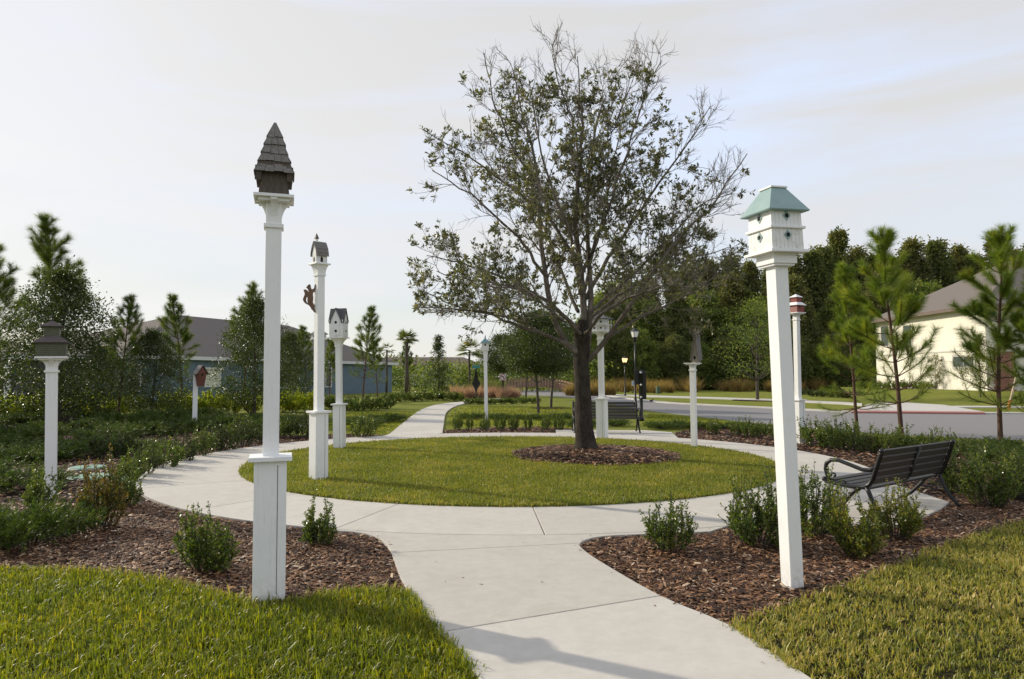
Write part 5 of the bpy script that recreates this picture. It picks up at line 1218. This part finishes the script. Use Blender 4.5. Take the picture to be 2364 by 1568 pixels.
# hedges
HL = 'yellow green hedge shrubs'
for i, (x, y) in enumerate([(-40, 972), (8, 971), (52, 971), (95, 970), (140, 969), (185, 968), (230, 966), (300, 962), (390, 958), (425, 957), (460, 956), (500, 956), (535, 955), (585, 954), (650, 952), (680, 952), (712, 951)]):
    plant('hedge_shrub', SHR[('h1', 'h2')[i % 2]], g(x, y), 1.1, ORD[16 - i] + ' yellow green hedge shrub, counted from the chapel post, before the blue house', 'shrub', HG, None, HL, sz=1.2)
HD = 'dark hedge shrubs by the far walk'
for i, (x, y) in enumerate([(770, 945), (800, 948), (830, 950), (862, 948), (890, 944), (760, 938), (905, 930), (930, 928), (955, 927), (980, 926), (1005, 925), (1030, 925), (1055, 927)]):
    plant('hedge_shrub', SHR[('h1', 'h2')[i % 2]], g(x, y), 1.0 if y > 935 else 1.1, ('dark clipped hedge shrub on the lawn beside the cottage birdhouse' if i < 6 else 'dark clipped hedge shrub in the line at the bend of the far walk'), 'shrub', BX, None, HD, sz=.8)
for i, (x, y) in enumerate([(1085, 934), (1110, 934), (1135, 934), (1160, 933), (1185, 933), (1210, 932), (1235, 932)]):
    plant('hedge_shrub', SHR[('h1', 'h2')[i % 2]], g(x, y), .75, ORD[i] + ' low hedge shrub from the far walk, before the pink grass', 'shrub', BX, None, 'low hedge before the pink grass', sz=.5)
for i, (x, Y) in enumerate([(1990, 58), (2025, 57), (2060, 56), (2095, 55), (2130, 54), (2165, 53), (2195, 52)]):
    b = at(x, HOR, Y); b.z = .55; plant('hedge_shrub', SHR[('h1', 'h2')[i % 2]], b, 1.25, ORD[i] + ' dark hedge shrub along the cream house wall, from its far corner', 'shrub', BX, None, 'hedge at the cream house', sz=.9)
for i, (x, y) in enumerate([(1880, 916), (1905, 917), (1930, 918), (1955, 919), (1980, 920), (1860, 912)]):
    plant('hedge_shrub', SHR[('h1', 'h2')[i % 2]], g(x, y), 1.2, 'dark shrub on the lawn edge between the wood and the driveway', 'shrub', DK, None, 'shrubs by the driveway', sz=.7)
# crape myrtle and small plants at the cream house
myr = tree_parts(45, 4, 2.4, .8, 90, 40, .09, .05, 'egg', .24, 10)
b0 = at(2262, HOR, 43); plant('small_tree', myr, (b0.x, b0.y, .35), 1.0, 'small bronze leaved tree with straps in front of the cream house', 'tree', ('grey_bark', 'wood_leaf_rust'), 1.0, None, ('trunk', 'crown'))
b0 = at(2160, HOR, 52); plant('small_tree', myr, (b0.x, b0.y, .5), .7, 'thin sapling against the cream house wall', 'tree', ('grey_bark', 'wood_leaf_rust'), 2.0, None, ('trunk', 'crown'))
# palms
def palm(x, top, Y, label, nf=26, fl_=1.3, r=.10):
    b = at(x, HOR, Y); b.z = 0; H_ = at(x, top, Y).z - fl_ * .55; e = empty('palm_tree', b, 0, label, 'palm')
    MB().tube([(0, 0, -.1), (.05, 0, H_ * .4), (0, .05, H_ * .8), (.03, .03, H_)], [r * 1.2, r, r * .9, r * .8], 8).build('trunk', M['grey_bark'], e, True)
    Vs, Fs_, off = [], [], 0
    for k in range(nf):
        a = rng.uniform(0, 6.28); el = rng.uniform(-.5, 1.3); d_ = np.array([math.cos(a) * math.cos(el), math.sin(a) * math.cos(el), math.sin(el)]); c0 = np.array([.03, .03, H_]) + d_ * fl_ * .45
        n = 22; s_ = nrm(np.cross(d_, [0, 0, 1.0]) + 1e-6); th_ = np.linspace(-1.5, 1.5, n); D_ = np.outer(np.cos(th_), d_) + np.outer(np.sin(th_), s_) + rng.normal(0, .08, (n, 3)) - np.array([0, 0, .25])
        V, Fc = needles_arrays(np.repeat(c0[None], n, 0), D_, fl_ * .62, .055); Vs.append(V); Fs_.append(Fc + off); off += len(V)
    V, Fc = np.concatenate(Vs), np.concatenate(Fs_); link('crown', mesh_np('crown', V, Fc), M['palm_leaf'], e)
palm(1083, 792, 60, 'round headed palm with slim trunk behind the pink grass')
palm(938, 768, 56, 'tall shaggy palm beside the small distant pine', 34, 1.0, .15)
palm(892, 796, 60, 'narrow topped small palm at the end of the blue house', 10, .8, .09)

# ------------------------------------------------------------------ houses
def obox(mb, c, dx, dy, hz):            # box with oriented footprint vectors dx, dy (2D), from height c.z
    V = [Vector((c[0] + i * dx[0] + j * dy[0], c[1] + i * dx[1] + j * dy[1], c[2] + k * hz)) for k in (0, 1) for j in (0, 1) for i in (0, 1)]
    return mb.add(V, [(0, 2, 3, 1), (4, 5, 7, 6), (0, 1, 5, 4), (2, 6, 7, 3), (0, 4, 6, 2), (1, 3, 7, 5)])
def wall_window(e, A, d, n, u0, u1, z0, z1, frame, glass, proud=.06, fw=.09, mull=False):
    """window on the wall line A + d*u, outward normal n"""
    P = lambda u, z, o_: Vector((A[0] + d[0] * u + n[0] * o_, A[1] + d[1] * u + n[1] * o_, z))
    w = MB()
    for (a0, a1, b0, b1) in ((u0 - fw, u1 + fw, z1, z1 + fw), (u0 - fw, u1 + fw, z0 - fw, z0), (u0 - fw, u0, z0, z1), (u1, u1 + fw, z0, z1)) + ((((u0 + u1) / 2 - .03, (u0 + u1) / 2 + .03, z0, z1),) if mull else ()):
        V = [P(a0, b0, .003), P(a1, b0, .003), P(a1, b1, .003), P(a0, b1, .003), P(a0, b0, proud), P(a1, b0, proud), P(a1, b1, proud), P(a0, b1, proud)]
        w.add(V, [(3, 2, 1, 0), (4, 5, 6, 7), (0, 1, 5, 4), (2, 3, 7, 6), (1, 2, 6, 5), (3, 0, 4, 7)])
    f_ = w.build('window', frame, e)
    MB().add([P(u0, z0, .02), P(u1, z0, .02), P(u1, z1, .02), P(u0, z1, .02)], [(0, 1, 2, 3)]).build('pane', glass, f_)
def hip_roof(e, corners, ridge, z0, z1, m, over=.5, fascia=None, fm=None):
    c_ = sum((Vector((*q, 0)) for q in corners), Vector()) / 4; cs = []
    for q in corners:
        v_ = Vector((*q, 0)) - c_; cs.append(c_ + v_ * (1 + over / v_.length * 1.3))
    V = [Vector((q.x, q.y, z0)) for q in cs] + [Vector((*ridge[0], z1)), Vector((*ridge[1], z1))]
    r_ = MB().add(V, [(0, 1, 5, 4), (1, 2, 5), (2, 3, 4, 5), (3, 0, 4), (3, 2, 1, 0)]).build('roof', m, e)
    for i in range(4):
        a_, b_ = cs[i], cs[(i + 1) % 4]; mb = MB(); n_ = (b_ - a_).cross(Vector((0, 0, 1))).normalized() * .03
        mb.add([Vector((a_.x, a_.y, z0 - .22)), Vector((b_.x, b_.y, z0 - .22)), Vector((b_.x, b_.y, z0 + .02)), Vector((a_.x, a_.y, z0 + .02))] + [Vector((q.x + n_.x, q.y + n_.y, z)) for q, z in ((a_, z0 - .22), (b_, z0 - .22), (b_, z0 + .02), (a_, z0 + .02))],
               [(3, 2, 1, 0), (4, 5, 6, 7), (0, 1, 5, 4), (2, 3, 7, 6), (1, 2, 6, 5), (3, 0, 4, 7)]); mb.build('fascia', fm, e)
    return r_
# blue house
A_ = np.array([-23.8, 43.0]); B_ = np.array([-12.0, 70.0]); ln_ = np.linalg.norm(B_ - A_); d_ = (B_ - A_) / ln_; n_in = np.array([-d_[1], d_[0]]); n_out = -n_in
bh = empty('blue_house', (A_[0], A_[1], 0), 0, 'single storey blue house with brown hip roof and pale trim behind the pines', 'house')
bh.location = (0, 0, 0)
cA, cB = tuple(A_), tuple(B_); cC, cD = tuple(B_ + n_in * 13), tuple(A_ + n_in * 13)
obox(MB(), (A_[0], A_[1], 0), d_ * ln_, n_in * 13, 2.78).build('wall', M['blue_stucco'], bh)
rA = tuple(A_ + d_ * 9 + n_in * 6.2); rB = tuple(B_ - d_ * 8 + n_in * 6.2)
hip_roof(bh, [cA, cB, cC, cD], (rA, rB), 2.95, 6.35, M['house_roof'], .6, None, M['house_trim'])
def upx(px):      # where a pixel column meets the wall line
    r_ = ray(px, HOR); t_ = r_.x / r_.y; return (t_ * A_[1] - A_[0]) / (d_[0] - t_ * d_[1])
wall_window(bh, A_, d_, n_out, upx(474), upx(507), .95, 2.15, M['house_trim'], M['window_blind'])
for p0, p1 in ((643, 655), (664, 690), (752, 764), (300, 322)): wall_window(bh, A_, d_, n_out, upx(p0), upx(p1), .75, 2.3, M['house_trim'], M['window_glass'])
P_ = A_ + d_ * 14 + n_in * 3.0
MB().box((P_[0], P_[1], 5.2), (.5, .35, .3)).build('roof_vent', M['grey_roof'], bh)
# grey house at the view edge
gh = empty('grey_house', (0, 0, 0), 0, 'dark grey house wall with a white porch column behind the hedge', 'house')
obox(MB(), (-46, 37.5, 0), (18.0, 0), (0, 9), 2.7).build('wall', M['grey_stucco'], gh)
hip_roof(gh, [(-46, 37.5), (-28, 37.5), (-28, 46.5), (-46, 46.5)], ((-40, 42), (-34, 42)), 2.8, 4.4, M['house_roof'], .4, None, M['house_trim'])
MB().box((-26.6, 36.9, 1.2), (.22, .22, 2.4)).build('porch_column', M['house_trim'], gh)
wall_window(gh, (-46, 37.5), (1, 0), (0, -1), 15.2, 16.6, .9, 2.1, M['house_trim'], M['window_glass'])
# distant roof by the palms
fh = empty('distant_house', (0, 0, 0), 0, 'distant low house with reddish roof seen between the palms', 'house')
fp = at(930, HOR, 120); obox(MB(), (fp.x - 9, 120, 0), (24, 0), (0, 10), 2.8).build('wall', M['cream_stucco'], fh)
hip_roof(fh, [(fp.x - 9, 120), (fp.x + 15, 120), (fp.x + 15, 130), (fp.x - 9, 130)], ((fp.x - 4, 125), (fp.x + 10, 125)), 2.9, 5.0, M['brown_trim'], .5, None, M['house_trim'])
# cream house
ch = empty('cream_house', (0, 0, 0), 0, 'two storey cream stucco house with grey hip roof beyond the driveway', 'house')
obox(MB(), (31.9, 47, .3), (14, 0), (0, 14.2), 6.1).build('wall', M['cream_stucco'], ch)
hip_roof(ch, [(31.9, 47), (45.9, 47), (45.9, 61.2), (31.9, 61.2)], ((38.9, 53.2), (38.9, 55)), 6.45, 10.6, M['house_roof'], .7, None, M['brown_trim'])
wall_window(ch, (31.9, 61.2), (0, -1), (-1, 0), 1.0, 2.2, 4.2, 5.9, M['cream_stucco'], M['window_glass'])
wall_window(ch, (31.9, 61.2), (0, -1), (-1, 0), 4.4, 5.6, 3.9, 5.7, M['cream_stucco'], M['window_glass'])
wall_window(ch, (31.9, 61.2), (0, -1), (-1, 0), 10.8, 13.0, 2.3, 3.0, M['kerb_concrete'], M['window_glass'], .08, .14, True)
MB().box((31.88, 54.1, 3.42), (.05, 14.1, .09)).build('storey_band', M['kerb_concrete'], ch)
for k in range(14):
    for i in range(2):
        MB().box((32.6 + i * .52 + (.13 if k % 2 else 0), 46.75, .45 + k * .21), (.49, .5, .195)).build('brick', M['brick'], ch)
wall_window(ch, (31.9, 47), (1, 0), (0, -1), 3.2, 5.4, 4.3, 5.9, M['kerb_concrete'], M['window_glass'], .06, .1, True)
# wooden bridge across the road end
br = empty('wooden_bridge', (0, 0, 0), 0, 'arched wooden bridge railing where the road ends', 'bridge')
x0p, x1p, Yb = 1168, 1322, 72.0
def arch_z(u): return .35 + .75 * math.sin(math.pi * (.18 + .74 * u))
pb = [(at(x0p + (x1p - x0p) * u, HOR, Yb - (9 * max(0, u - .72) ** 1.4) * 3), u) for u in np.linspace(0, 1, 23)]
for nm, dz, hh in (('top_rail', .82, .14), ('middle_rail', .50, .12), ('deck_beam', .0, .22)):
    mb = MB()
    for (p0, u0), (p1, u1) in zip(pb[:-1], pb[1:]):
        za, zb = arch_z(u0) - .55 + dz, arch_z(u1) - .55 + dz
        V = [(p0.x, p0.y, za), (p1.x, p1.y, zb), (p1.x, p1.y, zb + hh), (p0.x, p0.y, za + hh), (p0.x, p0.y + .16, za), (p1.x, p1.y + .16, zb), (p1.x, p1.y + .16, zb + hh), (p0.x, p0.y + .16, za + hh)]
        mb.add(V, [(0, 1, 2, 3), (7, 6, 5, 4), (3, 2, 6, 7), (1, 0, 4, 5), (0, 3, 7, 4), (2, 1, 5, 6)])
    mb.build(nm, M['bridge_wood'], br)
for i, (p0, u0) in enumerate(pb):
    z = arch_z(u0) - .55; MB().box((p0.x, p0.y - .06, z + .48), (.16, .14, 1.05)).build('baluster_post', M['bridge_wood'], br)
    if i < 22:
        q = (p0 + pb[i + 1][0]) / 2; MB().box((q.x, q.y + .02, z + .3), (.10, .10, .5)).build('baluster', M['bridge_wood'], br)

# ------------------------------------------------------------------ lamps, signs, small things
def lamp(px, base_py, top_py, lit, label, Y=None):
    b = g(px, base_py) if Y is None else Vector((at(px, HOR, Y).x, Y, 0)); H_ = at(px, top_py, b.y).z; e = empty('street_lamp', b, R(20), label, 'street lamp')
    MB().lathe([(.11, 0), (.11, .12), (.075, .16), (.085, .45), (.055, .5), (.045, H_ * .5), (.038, H_ - .75)], n=10).build('pole', M['black_metal'], e, True)
    MB().lathe([(.05, H_ - .78), (.10, H_ - .70), (.07, H_ - .62), (.13, H_ - .54), (.13, H_ - .51)], n=10).build('lamp_base', M['black_metal'], e, True)
    MB().frustum(H_ - .51, .22, H_ - .20, .34).build('lamp_shade', M['lamp_lit' if lit else 'lamp_glass'], e)
    for k in range(4):
        a = R(45 + 90 * k); MB().tube([(.158 * math.cos(a), .158 * math.sin(a), H_ - .51), (.245 * math.cos(a), .245 * math.sin(a), H_ - .20)], .016, 4).build('lantern_bar', M['black_metal'], e)
    MB().frustum(H_ - .20, .40, H_ - .06, .16).frustum(H_ - .06, .1, H_, .02).build('lamp_roof', M['black_metal'], e)
lamp(1467, 938, 757, False, 'black street lamp with clear lantern behind the far bench')
lamp(1443, 915, 822, True, 'smaller black street lamp with its lantern glowing orange')
def sign_post(px, base_py, top_py, name, label, cat, r=.045):
    b = g(px, base_py); H_ = at(px, top_py, b.y).z; e = empty(name, b, 0, label, cat)
    MB().lathe([(r * 1.6, 0), (r * 1.6, .1), (r, .14), (r, H_ - .1), (r * 1.5, H_ - .08), (r * .6, H_ - .06), (r * 1.4, H_ - .02), (.005, H_ + .04)], n=8).build('pole', M['black_metal'], e, True); return e, H_, b
e, H_, b = sign_post(1481, 972, 857, 'sign_post', 'black framed road sign seen from its back beside the far bench', 'sign', .06)
k_ = b.y / F
MB().box((.06, .05, H_ - 12 * k_ - 22 * k_), (17 * k_, .05, 62 * k_)).build('panel', M['black_metal'], e, bevel=.01)
MB().box((-.04, .08, H_ - 14 * k_), (24 * k_, .04, 34 * k_)).build('panel', M['black_metal'], e, bevel=.01)
for z in (H_ - .05, H_ - .5, H_ - .95): MB().lathe([(.0, -.04), (.05, 0), (.0, .04)], (-.02, -.07, z), 8).build('bolt', M['sign_white'], e, True)
e, H_, b = sign_post(1099, 924, 850, 'street_name_sign', 'green street name blade on a black ornate post by the pink grass', 'sign')
k_ = b.y / F
MB().box((0, -.06, H_ + 3.2 * k_), (18 * k_, .03, 6 * k_)).build('name_blade', M['sign_green'], e); MB().box((0, -.055, H_ - 2 * k_), (.03, 12 * k_, 4 * k_)).build('name_blade', M['sign_green'], e)
MB().prism([(-.12, -1.35 + H_), (0, -1.75 + H_), (.12, -1.35 + H_), (.30, -1.05 + H_), (.14, -.75 + H_), (.05, -.2 + H_), (-.05, -.2 + H_), (-.14, -.75 + H_), (-.30, -1.05 + H_)], -.02, .02, Matrix.Rotation(math.pi / 2, 4, 'X')).build('ornament', M['black_metal'], e)
e, H_, b = sign_post(1161, 918, 864, 'traffic_sign', 'square white no left turn sign on a post in the pink grass', 'sign')
k_ = b.y / F; zc = H_ - 7 * k_; s_ = 15 * k_; Ry = Matrix.Rotation(math.pi / 2, 4, 'X')
MB().box((0, -.08, zc), (s_, .03, s_)).build('panel', M['sign_white'], e)
ring = [(s_ * .44 * math.cos(a), s_ * .44 * math.sin(a)) for a in np.linspace(0, 6.283, 24, False)]
mb = MB(); 
for i in range(24):
    p0, p1 = Vector((ring[i][0], -.10, zc + ring[i][1])), Vector((ring[(i + 1) % 24][0], -.10, zc + ring[(i + 1) % 24][1])); mb.tube([p0, p1], s_ * .045, 4)
mb.tube([(-s_ * .3, -.105, zc + s_ * .3), (s_ * .3, -.105, zc - s_ * .3)], s_ * .045, 4).build('red_circle', M['sign_red'], e)
MB().tube([(s_ * .12, -.098, zc - s_ * .26), (s_ * .12, -.098, zc + s_ * .06), (s_ * .04, -.098, zc + s_ * .14), (-s_ * .2, -.098, zc + s_ * .14)], s_ * .045, 4).add([(-s_ * .18, -.099, zc + s_ * .26), (-s_ * .34, -.099, zc + s_ * .14), (-s_ * .18, -.099, zc + s_ * .02)], [(0, 1, 2)]).build('turn_arrow', M['black_metal'], e)
e, H_, b = sign_post(1461, 908, 880, 'small_sign', 'small blue and white sign on a short post in the tan grass', 'sign', .035)
k_ = b.y / F; MB().box((0, -.05, H_ - 5 * k_), (5 * k_, .03, 11 * k_)).build('panel', M['sign_white'], e); MB().box((.4 * k_, -.075, H_ - 5 * k_), (2.4 * k_, .02, 8 * k_)).build('print', M['sign_blue'], e)
b = g(1519, 909); e = empty('utility_box', b, R(15), 'dark green utility box on the lawn before the tan grass', 'utility box'); k_ = b.y / F
MB().box((0, 0, 7.5 * k_), (8 * k_, 8 * k_, 15 * k_)).build('body', M['utility_green'], e, bevel=.03); MB().box((0, 0, 15.6 * k_), (8.8 * k_, 8.8 * k_, 1.2 * k_)).build('lid', M['utility_green'], e, bevel=.02)
# bird on the kerb
b = g(1504, 929.5, .07); e = empty('bird', b, R(-30), 'small dark bird with a pale neck on the far kerb', 'bird')
pts_ = [(-.16, 0, .10), (-.10, 0, .105), (-.02, 0, .11), (.05, 0, .13), (.085, 0, .18), (.10, 0, .215), (.135, 0, .215), (.165, 0, .205)]
MB().tube(pts_, [.012, .04, .06, .05, .027, .032, .022, .004], 8).tube([(0, .025, .07), (.005, .025, 0)], .006, 4).tube([(0, -.025, .07), (.005, -.025, 0)], .006, 4).build('body', M['black_metal'], e, True)
# tree stake with orange strap near the cream house
s0 = at(2328, 924, 34.5); s0.z = .1; e = empty('tree_stake', s0, 0, 'pale slanting tree stake with an orange foot by the cream house', 'stake')
MB().tube([(0, 0, 0), (.45, 0, 1.6)], .05, 6).build('pole', M['stake_wood'], e); MB().tube([(-.02, 0, -.12), (.10, 0, .35)], .075, 8).build('sleeve', M['orange_strap'], e)
s0 = at(2305, 926, 34.5); s0.z = .1; e = empty('marker_post', s0, 0, 'thin black marker post by the cream house lawn', 'post'); MB().lathe([(.045, -.05), (.045, 1.5), (.06, 1.52), (.06, 1.6), (.01, 1.64)], n=8).build('shaft', M['black_metal'], e)
